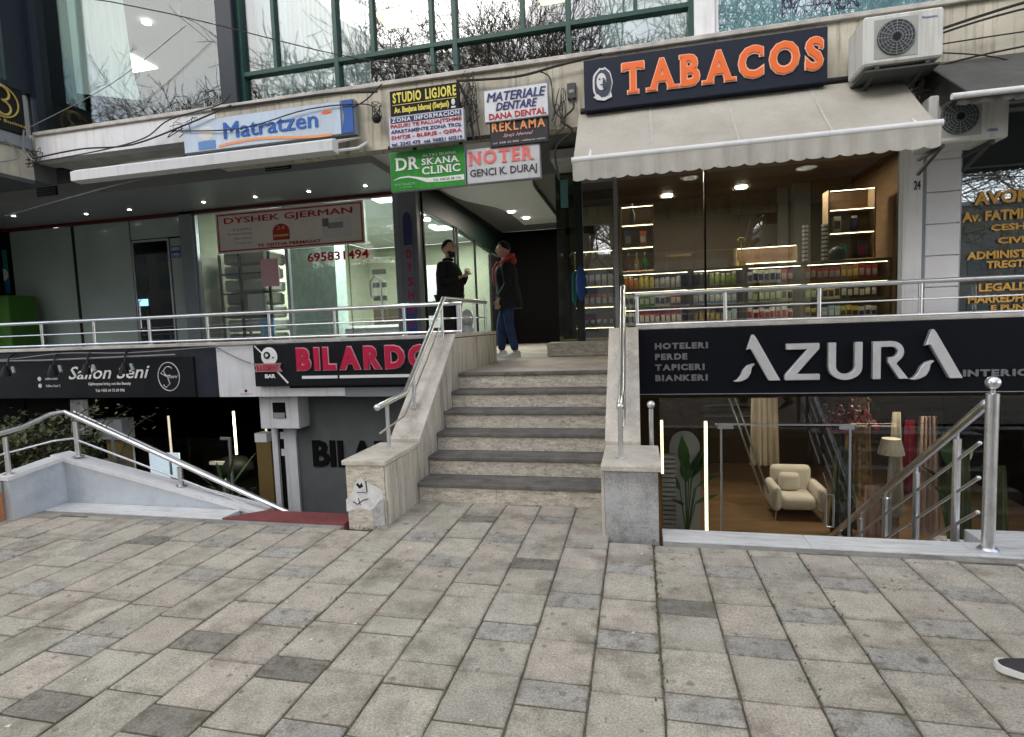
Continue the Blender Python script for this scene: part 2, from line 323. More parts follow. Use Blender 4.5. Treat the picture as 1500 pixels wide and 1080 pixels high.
def letters(txt, x0, z0, x1, z1, y, m_, parent, bold=.02, depth=.02, gap=.12, serif=False, outline=None, ow=.035, part='letter', joined=False, name='lettering', shear=0):
    """each letter a part of its own; outline = material of a backing letter a little larger behind it"""
    gl = []
    for ch in txt:
        if ch == ' ': gl.append(None); continue
        v, f = glyph(ch, bold, shear, 1, 3); a0 = min(p[0] for p in v); a1 = max(p[0] for p in v); gl.append((v, f, a0, a1))
    tot = sum((.35 if g is None else g[3]-g[2]) for g in gl)+gap*(len(gl)-1); sx = (x1-x0)/tot; H = z1-z0
    cur = x0; J = MB(); JO = MB()
    for ch, g in zip(txt, gl):
        if g is None: cur += (.35+gap)*sx; continue
        w = (g[3]-g[2])*sx
        def mk(B, v, f, x_a, x_b, za, zb, yy, d):
            a0 = min(p[0] for p in v); a1 = max(p[0] for p in v); b0 = min(p[1] for p in v); b1 = max(p[1] for p in v); b = len(B.v)
            for p in v: B.v.append((x_a+(p[0]-a0)/(a1-a0)*(x_b-x_a), yy-(p[2]+.5)*d, za+(p[1]-b0)/(b1-b0)*(zb-za)))
            for q in f: B.face([b+i for i in q])
        B = J if joined else MB(); mk(B, g[0], g[1], cur, cur+w, z0, z1, y, depth)
        e = ow*H
        if serif:
            for (sxp, szp, sw) in SER.get(ch, ()):
                cx = cur+sxp*w; hw = sw*w*.5; th = .085*H; zc = z0+szp*H-(th if szp > .5 else 0)
                if szp in (.9, .8, .2): hw = .045*H; zc = z0+szp*H-.14*H; th = .2*H
                cx0, cx1 = cx-hw, cx+hw
                B.box(cx0, cx1, y-depth-.0015, y, zc, zc+th)
                if outline: (JO if joined else J).box(cx0-e, cx1+e, y-depth*.45-.001, y, zc-e, zc+th+e) if joined else None
        if not joined:
            lo = B.build(part, m_, parent)
            if outline:
                v2, f2 = glyph(ch, bold+ow*1.0, shear, 1, 3); O = MB(); mk(O, v2, f2, cur-e, cur+w+e, z0-e, z1+e, y, depth*.5)
                if serif:
                    for (sxp, szp, sw) in SER.get(ch, ()):
                        cx = cur+sxp*w; hw = sw*w*.5+e; th = .085*H; zc = z0+szp*H-(th if szp > .5 else 0)
                        if szp in (.9, .8, .2): hw = .045*H+e; zc = z0+szp*H-.14*H; th = .2*H
                        O.box(cx-hw, cx+hw, y-depth*.5-.001, y, zc-e, zc+th+e)
                O.build('letter_outline', outline, lo)
        cur += w+gap*sx
    if joined: J.build(name, m_, parent)

# ================================================================== SETTING
ZL, ZP, YP, YW, YU = 1.062, 1.50, 6.0, 9.0, 6.1
# ---- ground
g = MB(); g.box(-60, 60, -60, -2.3, -.5, -.13); road = g.build('road', 'asphalt', kind='structure')
kb = MB()
for i in range(-20, 20): kb.box(i*1.0+.004, i*1.0+.996, -2.3, -2.15, -.3, .005)
kb.build('kerb', 'cement', kind='structure')
g = MB(); g.box(-60, 60, -2.15, 3.88, -.4, -.009); g.box(-1.975, -.285, 3.88, 4.75, -.4, -.009)
pav = g.build('pavement', 'joint', kind='structure')
def slab_mesh(name, w, d, c):
    # worn slab: bevelled, very slightly uneven rim
    b = MB(); x, y = w/2-.0045, d/2-.0045; e = .006; z1 = 0; z0 = -.03
    
    ring = []; nn = 6
    for (ax, ay), (bx_, by_) in (((-x, -y), (x, -y)), ((x, -y), (x, y)), ((x, y), (-x, y)), ((-x, y), (-x, -y))):
        for i in range(nn):
            t = i/nn; k = random.uniform(-.0022, .0018) if i else -.0015-random.random()*.004*(random.random() < .5); px_, py_ = ax+(bx_-ax)*t, ay+(by_-ay)*t
            l_ = math.hypot(px_, py_); ring.append((px_*(1+k/l_), py_*(1+k/l_)))
    inn = [(p[0]-math.copysign(e, p[0])*(abs(p[0]) > x*.5), p[1]-math.copysign(e, p[1])*(abs(p[1]) > y*.5)) for p in ring]
    inn = [(max(-x+e, min(x-e, p[0]+random.uniform(-.001, .001))), max(-y+e, min(y-e, p[1]+random.uniform(-.001, .001)))) for p in ring]
    N = len(ring)
    b.v = [(p[0], p[1], z0) for p in ring]+[(p[0], p[1], z1-.005) for p in ring]+[(p[0], p[1], z1) for p in inn]
    for i in range(N):
        j = (i+1) % N; b.face([i, j, N+j, N+i]); b.face([N+i, N+j, 2*N+j, 2*N+i])
    b.face([2*N+i for i in range(N)]); me = bpy.data.meshes.new(name); me.from_pydata(b.v, [], b.f); me.materials.append(M[c]); return me
slots = []
PX, SP = .080, .3075
for k in range(-46, 40):
    xl = PX+k*SP; per = .815; y = .95+(0 if k % 2 == 0 else -.40)+random.uniform(-.04, .04)
    y0 = 2.55-.0+(0 if k % 2 else .40)  # a short slab starts here
    y0 += random.uniform(-.05, .05); start = y0-4*per-1.0
    seq = [('S', .165), ('L', .325), ('L', .325)]; yy = y0-5*per; i = 0
    lim = 3.88 if not (-1.975 < xl+.15 < -.285) else 4.69
    while yy < lim-.02:
        t, ln = seq[i % 3]; i += 1
        if random.random() < .07 and t == 'L': ln += random.choice((-.06, .05))
        e = min(yy+ln, lim)
        if e-yy > .04 and yy > -2.2: slots.append((xl+SP/2, (yy+e)/2, SP, e-yy, t))
        yy += ln
def vis(s):
    x, y = s[0], s[1]
    return y > 1.35 and x > -1.0-1.33*y+.1 and x < .80+.60*(y-.9)+.25
vs = [s for s in slots if vis(s)]; vs.sort(key=lambda s: (s[1]))
near = vs[:299]; nearset = set(id(s) for s in near)
cache = {}
rest = {}
def choose(t):
    r = random.random()
    if t == 'L': return 'pave_beige' if r < .5 else 'pave_green' if r < .72 else 'pave_pink'
    return 'pave_dark' if r < .22 else 'pave_blue' if r < .65 else 'pave_green' if r < .85 else 'pave_beige'
for s in slots:
    c = choose(s[4])
    if id(s) in nearset:
        key = (round(s[2], 2), round(s[3], 2), c, random.randrange(3))
        if key not in cache: cache[key] = slab_mesh('paving_slab', s[2], s[3], c)
        o = bpy.data.objects.new('paving_slab', cache[key]); COL.objects.link(o); o.parent = pav
        o.location = (s[0], s[1], random.uniform(-.0035, .003)); o.rotation_euler = (R(random.uniform(-.35, .35)), R(random.uniform(-.45, .45)), R(random.uniform(-.35, .35)))
    else:
        B = rest.setdefault(c, MB()); x, y = s[2]/2-.0045, s[3]/2-.0045; z = random.uniform(-.003, .002)
        B.box(s[0]-x, s[0]+x, s[1]-y, s[1]+y, -.03, z)
for c, B in rest.items(): B.build('far_slabs', c, pav, kind='stuff')
# cement strip and edging
B = MB(); B.box(.15, 12, 3.88, 3.955, -.3, -.004); B.build('cement_edging', 'cement', kind='structure')
B = MB(); B.box(-12, -2.36, 3.88, 3.955, -.3, -.004); B.build('cement_edging', 'cement', kind='structure')
mk = bpy.data.objects.new('marble_kerb', None); COL.objects.link(mk); tag(mk, 'white grey marble coping strip along both basement wells', 'kerb')
xs = [.150, 1.12, 2.09, 3.06, 4.03, 5.0, 6, 7]
for a, b_ in zip(xs, xs[1:]): box('marble_slab', 'marble', a+.0015, b_-.0015, 3.957, 4.185, -.12, .006, mk, bevel=.003)
xs = [-5.47, -4.5, -3.52]
for a, b_ in zip(xs, xs[1:]): box('marble_slab', 'marble', a+.0015, b_-.0015, 3.957, 4.185, -.12, .006, mk, bevel=.003)
rd = MB().prism([(-3.52, 3.957), (-2.36, 3.957), (-2.36, 4.19), (-3.26, 4.19)], -.1, .012, 'z').build('red_stone_slab', 'redstone', bevel=.003)
single(rd, 'dark red slab on the kerb left of the travertine pier', 'kerb slab')

# ---- wells and basements
ZB = -1.2
B = MB()
B.box(-16, 12, 4.19, 12.5, ZB-.2, ZB); B.build('basement_floor', 'oak_floor', kind='structure')
B = MB(); B.box(-16, -.3, 4.19, 11.9, ZB, ZB+.006); B.build('left_well_floor', mat('dark tile floor', (.05, .05, .05), .4, var=.2), kind='structure')
B = MB(); B.box(-16, 12, 4.0, 4.188, ZB, -.125); B.build('well_wall', 'render_grey', kind='structure')

# ================================================================== BUILDING
bld = thing('commercial_building', 'concrete and glass commercial building with a raised shop terrace over basement shops', 'building', (0, 0, 0))
def part(name, m_, *a, **k): return box(name, m_, *a, parent=bld, **k)
# basement shell: ceilings, side and back walls
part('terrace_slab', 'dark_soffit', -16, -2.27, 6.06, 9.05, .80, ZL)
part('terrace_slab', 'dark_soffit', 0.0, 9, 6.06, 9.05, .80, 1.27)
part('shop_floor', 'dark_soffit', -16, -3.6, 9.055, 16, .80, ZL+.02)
part('shop_floor', 'wood_shelf', -1.25, 9, 9.055, 13.2, .80, 1.28)
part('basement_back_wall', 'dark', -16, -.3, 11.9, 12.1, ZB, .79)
part('basement_back_wall', 'wood_dark', -.29, 9, 11.0, 11.2, ZB, .79)
part('basement_partition', 'wood_dark', -.285, -.10, 6.3, 11, ZB, .79)
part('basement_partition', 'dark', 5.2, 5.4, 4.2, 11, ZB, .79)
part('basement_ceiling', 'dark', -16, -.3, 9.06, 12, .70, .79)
part('basement_ceiling', 'wood_dark', -.28, 5.2, 6.3, 11, .70, .79)
part('far_left_wall', 'white_paint', -16.2, -16, 4.2, 15, ZB, 4)
# grey wall with letters, column, box
part('grey_wall', mat('dark grey render', (.12, .13, .132), .8, var=.1), -4.42, -2.0, 6.40, 6.5, ZB, .79)
part('column', 'white_clad', -4.78, -4.70, 6.36, 6.62, ZB, .36)
part('column', 'dark', -4.70, -4.60, 6.40, 6.6, ZB, .36)
part('column', 'white_clad', -4.60, -4.42, 6.36, 6.62, ZB, .36)
bx = part('column_head', 'white_clad', -4.78, -4.22, 6.16, 6.63, .36, .79, bevel=.006)
box('vent', 'dark', -4.58, -4.40, 6.15, 6.165, .50, .70, bx); box('vent_flap', 'grey_l', -4.57, -4.41, 6.145, 6.155, .50, .57, bx)
for z in (-.05, .18): part('switch_box', 'white_clad', -4.67, -4.62, 6.385, 6.398, z, z+.09)
box('step_plank', 'wood', -4.62, -4.42, 6.0, 6.3, -.90, -.85, bld)
part('gold_pillar', 'gold_p' if 'gold_p' in M else flat('gold_p', (.16, .11, .04)), -7.50, -7.22, 6.35, 6.5, ZB, .16)
part('gold_pillar', 'gold_p', -5.02, -4.80, 6.35, 6.5, ZB, .14)
part('grey_lintel', 'alu_grey', -7.6, -7.15, 6.3, 6.5, .16, .45)
part('white_block', 'white_clad', -5.02, -4.84, 6.33, 6.48, .142, .26)
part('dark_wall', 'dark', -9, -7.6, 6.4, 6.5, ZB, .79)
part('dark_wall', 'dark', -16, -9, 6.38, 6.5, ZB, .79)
text('BILARDO', -4.20, -.19, -2.35, .17, 6.398, 'dark', bld, depth=.02, bold=.035, name='wall_lettering')
text('ACADEMY', -6.6, -.68, -5.1, -.50, 6.395, 'black', bld, depth=.01, bold=.05, name='wall_lettering')

# parapet, fascia bands
part('parapet', 'trav_v', -16, -2.27, 6.02, 6.16, .82, 1.455)
part('parapet_coping', 'sill', -16, -2.27, 5.965, 6.2, 1.455, 1.50, bevel=.006)
part('parapet', 'trav_v', 0.005, 9, 6.02, 6.16, .82, 1.475)
part('parapet_coping', 'sill', -.005, 9, 5.965, 6.2, 1.476, 1.52, bevel=.006)
part('fascia', 'band_navy', -16, -5.22, 5.99, 6.02, .80, 1.452)
part('fascia', 'white_clad', -5.215, -4.2, 5.985, 6.02, .80, 1.452)
part('fascia', 'white_clad', -4.2, -3.45, 5.987, 6.02, .80, .90)
part('fascia', 'alu_grey', -3.447, -2.3, 5.99, 6.02, .79, .90)
part('fascia', 'black_sign', -4.2, -2.3, 5.99, 6.02, .901, 1.452)

# cornice with upper floor
part('cornice', 'white_clad', -7.74, -4.95, 5.96, 6.12, 3.985, 4.295)
part('cornice', 'cream', -4.948, 9, 5.97, 6.12, 3.62, 4.295)
part('cornice_sill', 'sill', -7.74, 9, 5.93, 6.16, 4.297, 4.345, bevel=.006)
part('cornice_soffit', 'soffit', -7.74, -4.95, 6.12, 6.75, 3.985, 4.02)
part('cornice_back', 'dark_soffit', -12.7, 9, 6.75, 6.80, 3.985, 4.14)
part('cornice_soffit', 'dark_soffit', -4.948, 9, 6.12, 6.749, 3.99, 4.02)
# recess ceiling and bulkhead on the left shops
part('bulkhead', 'bulk', -12.7, -3.62, 7.35, 9.0, 3.93, 4.138)
part('red_trim', 'red_trim', -12.7, -3.62, 8.93, 8.997, 3.875, 3.928)
for x0 in (-9.6, -5.3):
    v = part('air_vent', 'black', x0, x0+.42, 7.335, 7.348, 3.97, 4.11)
    for i in range(4): box('vent_slat', 'alu_grey', x0+.02, x0+.40, 7.325, 7.334, 3.985+i*.03, 3.992+i*.03, v)
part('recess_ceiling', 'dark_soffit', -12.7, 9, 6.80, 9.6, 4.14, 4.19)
# soffit over kiosk front
part('kiosk_soffit', 'soffit', -1.2, 4.4, 8.2, 9.0, 3.97, 4.10)

# ---- left grey shop (frosted panels)
part('shop_pier', 'alu_grey', -8.38, -8.10, 8.93, 9.08, ZL, 3.93)
for a, b_ in ((-12.6, -11.02), (-10.94, -9.60)): part('frosted_panel', 'frosted', a, b_, 9.0, 9.02, ZL, 3.87)
part('frosted_panel', 'frosted', -9.58, -8.40, 9.0, 9.02, 3.50, 3.87)
part('frosted_panel', 'frosted', -8.68, -8.40, 9.0, 9.02, ZL, 3.47)
part('panel_joint', 'black', -11.02, -10.94, 9.002, 9.03, ZL, 3.87)
part('panel_joint', 'black', -9.60, -9.58, 8.998, 9.03, ZL, 3.87)
d = part('glass_door', 'gl_dark', -9.54, -8.74, 9.0, 9.012, ZL+.03, 3.44)
for a in ((-9.57, -9.54, ZL, 3.47), (-8.74, -8.70, ZL, 3.47), (-9.54, -8.74, 3.44, 3.48)): box('door_frame', 'alu', a[0], a[1], 8.985, 9.02, a[2], a[3], d)
B = MB(); B.tube([(-9.44, 8.98, 1.75), (-9.44, 8.93, 1.78), (-9.44, 8.93, 2.3), (-9.44, 8.98, 2.33)], .015); B.build('door_handle', 'steel', d)
box('door_screen', 'scr', -9.52, -9.30, 8.992, 8.998, 2.22, 2.35, d)
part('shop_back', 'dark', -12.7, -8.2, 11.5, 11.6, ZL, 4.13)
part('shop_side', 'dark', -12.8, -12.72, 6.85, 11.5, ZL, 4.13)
hp = part('notice', 'blue', -8.66, -8.46, 8.992, 8.998, 3.10, 3.32)
text('HAPUR', -8.65, 3.23, -8.47, 3.30, 8.991, 'white', hp); text('OPEN', -8.64, 3.12, -8.48, 3.19, 8.991, 'white', hp)

# ---- mattress shop
def window(name, x0, x1, z0, z1, y, m_, fm='alu', fw=.03, mull=()):
    p = box(name, m_, x0, x1, y, y+.012, z0, z1, bld)
    for a in ((x0-fw, x0, z0-fw, z1+fw), (x1, x1+fw, z0-fw, z1+fw), (x0, x1, z1, z1+fw), (x0, x1, z0-fw, z0)): box('frame', fm, a[0], a[1], y-.03, y+.04, a[2], a[3], p)
    for x in mull: box('mullion', fm, x-.012, x+.012, y-.012, y-.001, z0, z1, p)
    return p
w = window('shop_window', -8.06, -6.2, ZL+.05, 3.86, 9.0, 'gl_shop', 'alu')
w = window('shop_window', -6.14, -4.06, ZL+.05, 3.86, 9.0, 'gl_shop', 'alu', .02)
dk = box('door_leaf_edge', 'gl_dark', -4.95, -4.93, 8.97, 8.985, ZL+.05, 3.3, w)
B = MB(); B.tube([(-4.52, 8.98, 2.15), (-4.52, 8.92, 2.17), (-4.52, 8.90, 2.42), (-4.42, 8.90, 2.52), (-4.32, 8.90, 2.42), (-4.32, 8.92, 1.75), (-4.32, 8.98, 1.72)], .018); B.build('door_handle', 'steel', w)
pr = part('shop_pier', 'alu_grey', -4.03, -3.94, 8.93, 9.08, ZL, 3.90)
pr = part('shop_pier', mat('grey pier', (.20, .21, .23), .5), -3.935, -3.60, 8.90, 9.10, ZL, 3.92, bevel=.008)
box('banner', mat('vertical blue banner', (.20, .22, .30), .5), -3.86, -3.68, 8.888, 8.899, 1.2, 3.62, pr)
box('banner_foot', 'blue', -3.86, -3.68, 8.884, 8.887, 1.2, 2.02, pr)
B = MB(); B.prism([(-3.85+.08+.075*math.cos(t*math.pi/10), 3.42+.13*math.sin(t*math.pi/10)) for t in range(11)]+[(-3.845, 3.0), (-3.695, 3.0)], 8.880, 8.887, 'y'); B.build('banner_emblem', 'navy', pr)
for i, ch in enumerate('DYSHEKE'): text(ch, -3.81, 2.78-i*.235, -3.71, 2.93-i*.235, 8.886, 'red', pr, bold=.03)
part('shop_back', 'wall_cream', -8.2, -3.7, 15.9, 16.0, ZL, 4.09)
part('shop_side', 'wall_cream', -8.2, -8.1, 9.1, 15.9, ZL, 4.09)
part('shop_ceiling', 'ceil_white', -8.1, -3.70, 9.05, 15.9, 4.10, 4.137)
part('shop_column', 'wall_green', -6.85, -5.75, 9.9, 10.3, ZL+.02, 4.10)
for (x, y, w_, l_) in ((-4.9, 9.75, .55, .5), (-4.6, 11.2, .9, .5), (-5.0, 13.2, .8, .45), (-7.0, 11.4, .6, .6)):
    single(box('ceiling_light', 'panelw', x, x+w_, y, y+l_, 4.07, 4.097), {0: 'square white ceiling panel close behind the mattress shop window', 1: 'wide white ceiling panel in the middle of the mattress shop', 2: 'farthest white ceiling panel seen past the bearded man', 3: 'white ceiling panel above the mattress stack'}[[-4.9, -4.6, -5.0, -7.0].index(x)], 'ceiling light', 'ceiling panels of the mattress shop')

# ---- passage
part('passage_floor', 'landing', -3.598, -1.982, 7.70, 16, .9, ZL-.001)
part('passage_floor', 'landing', -1.98, -1.41, 8.62, 16, .9, ZL-.001)
part('passage_floor', 'landing', -1.409, -1.25, 9.06, 16, .9, ZL-.001)
part('passage_floor', 'landing', -3.598, -2.28, 6.17, 7.69, .9, ZL-.001)
p = part('passage_glass', 'gl_shop', -3.60, -3.588, 9.11, 13.7, ZL+.02, 3.60)
for y in (9.12, 10.8, 10.98, 12.25, 13.65): box('mullion', 'black', -3.61, -3.57, y, y+.05, ZL, 3.62, p)
B = MB(); B.prism([(9.11, 3.62), (9.11, 4.135), (16, 4.135), (16, 3.40), (13.7, 3.45), (11, 3.61)], -3.68, -3.56, 'x'); B.build('passage_beam', 'dkgreen_beam', bld)
part('passage_wall', mat('dark passage wall', (.03, .03, .03), .6), -3.66, -3.58, 13.72, 16, ZL, 3.4)
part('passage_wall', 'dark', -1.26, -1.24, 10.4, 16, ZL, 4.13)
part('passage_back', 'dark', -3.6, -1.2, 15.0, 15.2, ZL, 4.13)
part('passage_ceiling', mat('grey plaster ceiling', (.22, .22, .21), .8), -3.56, -1.26, 9.6, 15, 4.14, 4.19)
# dropped curved ceiling panel
def curve_pts(y0, y1, n, fx): return [(fx(y0+(y1-y0)*i/n), y0+(y1-y0)*i/n) for i in range(n+1)]
B = MB(); lp = curve_pts(6.85, 13.6, 24, lambda y: -3.35+.32*math.tanh((y-8.0)*2)+.35*math.tanh((y-11.0)*1.6)); rp_ = curve_pts(6.85, 13.6, 24, lambda y: -1.62-.16*math.tanh((y-9.2)*2))
B.prism(lp+rp_[::-1], 4.04, 4.10, 'z'); B.build('dropped_ceiling', 'ceil_white', bld)
for i, (x, y) in enumerate(((-2.62, 9.0), (-2.62, 11.9), (-2.45, 12.7), (-2.2, 10.2))):
    if i == 3: continue
    B = MB(); B.lathe((x, y, 4.02), [(.075, 0), (.08, .018)], 16); o = B.build('downlight', 'lampw' if i else 'offwhite', None, loc=(x, y, 4.02))
    single(o, ['unlit round downlight behind the red lettered notary sign', 'lit round downlight above the man in the red hood, the left one', 'lit round downlight above the man in the red hood, the right one'][i], 'downlight', 'downlights of the passage ceiling')

# ---- kiosk
part('kiosk_step', 'trav', -1.40, -.283, 8.62, 9.05, ZL, 1.275, bevel=.006)
part('kiosk_plinth', 'trav', -.28, 3.75, 8.96, 9.05, 1.272, 1.31)
dp = part('kiosk_door_post', mat('dark door post', (.025, .04, .04), .3), -.95, -.82, 8.96, 9.04, 1.28, 3.97)
dg_ = part('kiosk_glass', 'gl_dark', -1.235, -.955, 8.99, 9.0, 1.28, 3.97)
part('kiosk_glass', 'gl_dark', -1.245, -1.236, 9.0, 10.4, 1.28, 3.97)
kg = part('kiosk_glass', 'gl_ref', -.815, -.33, 8.99, 9.0, 1.28, 3.97)
box('blue_sticker', mat('pale blue sticker', (.15, .33, .38), .5), -1.16, -1.04, 8.98, 8.988, 3.42, 3.86, dg_)
B = MB(); B.tube([(-.99, 8.9, 2.05), (-.99, 8.9, 2.32), (-.97, 8.9, 2.4), (-.95, 8.9, 2.32), (-.95, 8.9, 1.95), (-.97, 8.9, 1.87), (-.99, 8.9, 1.95), (-.99, 8.9, 2.1)], .018); B.build('door_handle', 'teal', dp)
B = MB(); B.ball((-.86, 8.86, 2.2), .3, 12, (.28, .16, .95)); B.build('handle_guard', 'blue', dp, smooth=True)
part('kiosk_mullion', 'alu', -.33, -.27, 8.95, 9.05, 1.31, 3.97)
kw = window('kiosk_window', -.26, 1.02, 1.33, 3.94, 9.0, 'gl_tab', 'black', .012)
kw = window('kiosk_window', 1.045, 3.64, 1.33, 3.94, 9.0, 'gl_tab', 'black', .012)
part('kiosk_frame', 'black', 3.655, 3.74, 8.94, 9.06, 1.31, 3.97)
part('kiosk_pillar', 'white_paint', 2.64, 2.81, 6.42, 6.52, 1.275, 3.98)
part('kiosk_side_wall', 'wood', 3.745, 4.02, 8.88, 9.1, 1.27, 3.98)
part('gutter_pipe', 'alu_grey', 2.815, 2.845, 6.43, 6.48, 1.275, 3.95)
part('pillar_core', 'white_paint', 2.85, 3.14, 6.47, 6.74, 1.275, 3.98)
for i in range(8): part('wall_tile', 'white_tile', 2.85, 3.15, 6.44, 6.465, 1.49+i*.315, 1.49+i*.315+.306, bevel=.004)
text('24', 2.73, 2.78, 2.79, 2.87, 6.418, 'txt', bld, bold=.02, name='house_number')
part('kiosk_ceiling', 'wood_dark', -1.2, 4.0, 9.05, 12.9, 3.95, 4.13)
part('kiosk_back', 'wood_dark', -1.2, 4.0, 12.9, 13.0, 1.28, 4)
part('kiosk_side', 'wood', 3.9, 4.0, 9.1, 12.9, 1.28, 3.95)
part('kiosk_side', 'wood_dark', -1.2, -1.1, 10.45, 12.9, 1.28, 3.95)
# right office window
aw = window('office_window', 3.175, 7.5, 1.53, 3.55, 6.50, 'gl_av', 'alu', .018)
part('office_back', mat('office grey board', (.17, .21, .21), .7), 3.16, 9, 6.62, 6.72, 1.28, 3.6)
part('office_lintel', 'cream', 3.16, 9, 6.45, 6.74, 3.605, 3.98)
part('kiosk_side_wall', 'wood_dark', 3.80, 3.9, 6.745, 8.87, 1.28, 3.98)
for i, (t, z, z1, x0, x1) in enumerate((('AVOKAT', 2.593, 2.727, 3.29, 3.98), ('Av. FATMIR', 2.433, 2.533, 3.19, 3.79), ('ÇESHTJE', 2.312, 2.395, 3.44, 3.90), ('CIVILE', 2.20, 2.265, 3.50, 3.86), ('ADMINISTRATIVE', 2.058, 2.138, 3.24, 4.11), ('TREGTARE', 1.964, 2.038, 3.41, 3.91), ('FAMILJARE', 1.85, 1.885, 3.40, 3.75), ('LEGALIZIME', 1.737, 1.817, 3.35, 3.98), ('MARREDHENIE', 1.623, 1.703, 3.26, 3.95), ('E PUNES', 1.543, 1.60, 3.46, 3.85))):
    text(t, x0, z, x1, z1, 6.487, 'gold', aw, bold=.035)

# ---- upper floor
def upane(x0, x1, z0, z1, m_='gl_up'): return box('window_pane', m_, x0, x1, YU, YU+.012, z0, z1, uw)
uw = bpy.data.objects.new('upper_window_wall', None); COL.objects.link(uw); uw.parent = bld
TOP = 7.2
upane(-7.70, -4.87, 4.35, TOP, 'gl_upl')
box('corner_frame', 'navy_frame', -7.80, -7.70, 6.0, 6.2, 4.345, TOP, uw)
box('pillar', 'navy_frame', -4.85, -4.62, 5.96, 6.25, 4.345, TOP, uw, bevel=.01)
cols = [-4.60, -3.34, -1.90, -.65, .58]; half = [(-4.14, 1), (-2.88, 1), (-2.17, 0), (-1.14, 1), (.04, 1)]
for a, b_ in zip(cols, cols[1:]):
    upane(a+.02, b_-.02, 4.35, 4.685); upane(a+.02, b_-.02, 4.735, TOP)
    box('transom', 'green_frame', a+.025, b_-.025, 6.05, 6.16, 4.687, 4.733, uw)
for x in cols: box('mullion', 'green_frame', x-.025, x+.025, 6.045, 6.165, 4.345, TOP, uw)
for x, hf in half:
    box('mullion', 'green_frame', x-.022, x+.022, 6.055, 6.155, 4.735, TOP, uw)
    if not hf: box('mullion', 'green_frame', x-.022, x+.022, 6.055, 6.155, 4.345, 4.686, uw)
box('pillar', 'white_paint', .607, .80, 6.0, 6.25, 4.345, TOP, uw)
pw = box('window_banner', mat('pale blue window banner', (.22, .40, .44), .35, var=.15, vscale=2, stain=(.4, .5, .5), samt=.4), .85, 6.0, 6.14, 6.15, 4.36, TOP, uw)
box('window_pane', glass('banner glass', (.9, .95, .95), .12), .84, 6.0, 6.09, 6.10, 4.36, TOP, uw)
text('POWER', 1.44, 4.49, 2.12, 4.66, 6.135, 'navy', uw, bold=.0, dup=.012)
box('mullion', 'white_bar', .81, .84, 6.05, 6.16, 4.345, TOP, uw)
part('upper_roof_band', 'cream', -7.8, 9, 5.95, 6.2, TOP, TOP+.5)
part('upper_storey', 'cream', -8, 9, 6.1, 16, TOP+.5, 13)
part('upper_floor', 'dark_soffit', -7.7, 9, 6.165, 16, 4.192, 4.30)
M['office_ceil'] = mat('office ceiling', (.16, .17, .17), .8)
part('upper_ceiling', 'office_ceil', -7.7, 9, 6.2, 14, 7.02, 7.1)
part('upper_back', mat('office back wall', (.12, .14, .14), .8), -7.7, 9, 13.9, 14, 4.3, 7.1)
part('upper_side', 'office_ceil', -13, -12.9, 6.31, 14, 4.3, 7.1); part('upper_back', 'office_ceil', -12.9, -7.7, 11.4, 11.5, 4.3, 7.1); part('upper_ceiling', 'office_ceil', -12.9, -7.701, 6.31, 11.39, 7.02, 7.1); part('upper_floor', 'dark_soffit', -12.9, -7.701, 6.31, 11.39, 4.192, 4.30)
part('upper_column', 'dark', -6.62, -6.30, 7.4, 7.7, 4.30, 7.02)
def blinds(x0, x1, z0, z1, y, n):
    B = MB(); k = n*4
    for i in range(k):
        a = x0+(x1-x0)*i/k; b_ = x0+(x1-x0)*(i+1)/k; B.poly([(a, y+.02*math.sin(i*1.55), z0), (b_, y+.02*math.sin((i+1)*1.55), z0), (b_, y+.02*math.sin((i+1)*1.55), z1), (a, y+.02*math.sin(i*1.55), z1)])
    return B.build('curtain', 'curtain', uw, smooth=True)
blinds(-4.58, -3.05, 4.36, 7, 6.35, 24); blinds(-.32, .56, 4.36, 7, 6.35, 14)
B = MB(); B.poly([(-7.62, 6.5, 5.05), (-6.85, 6.8, 4.97), (-6.95, 6.8, 5.4), (-7.05, 6.8, 7.0), (-7.66, 6.5, 7.0)]); B.build('roller_blind', 'curtain', uw)
box('office_furniture', 'dark', -6.6, -5.3, 7.0, 7.4, 4.30, 5.05, uw)
box('office_furniture', flat('bluebox', (.06, .06, .2)), -7.4, -7.1, 6.5, 6.8, 4.30, 4.62, uw)

part('corner_wall', 'dark_soffit', -13, -7.865, 6.01, 6.3, 3.75, 7.2)
part('corner_wall', 'cream', -7.864, -7.742, 5.99, 6.3, 3.99, 4.34)
# ---- left wing (projects towards the street above the pavement)
wg = thing('left_wing', 'projecting upper wing with a gold lettered black sign at the left edge', 'building wing', (-7.8, 5.2, 4))
box('wall', 'cream', -11, -7.86, 5.35, 6.0, 3.75, 4.12, wg, label='stained cream band under the window')
box('ledge', 'alu_grey', -11, -7.82, 5.35, 6.0, 4.122, 4.30, wg, bevel=.02)
box('sign_face', 'black', -7.90, -7.80, 5.35, 5.9, 4.302, 4.86, wg)
box('frame', 'navy_frame', -7.9, -7.79, 5.72, 6.0, 4.861, 7.4, wg); box('frame', 'navy_frame', -7.9, -7.80, 5.35, 5.72, 4.861, 4.93, wg); box('frame', 'navy_frame', -7.9, -7.79, 5.35, 5.37, 4.931, 7.4, wg)
box('window_pane', 'gl_dark', -7.86, -7.85, 5.38, 5.72, 4.93, 7.4, wg)
box('wall', 'dark_soffit', -11, -9.5, 5.35, 6.0, 4.31, 7.4, wg); box('roof', 'cream', -11, -7.8, 5.35, 6.0, 7.4, 13, wg)
box('soffit', 'dark_soffit', -11, -7.86, 5.35, 6.0, 3.70, 3.748, wg)
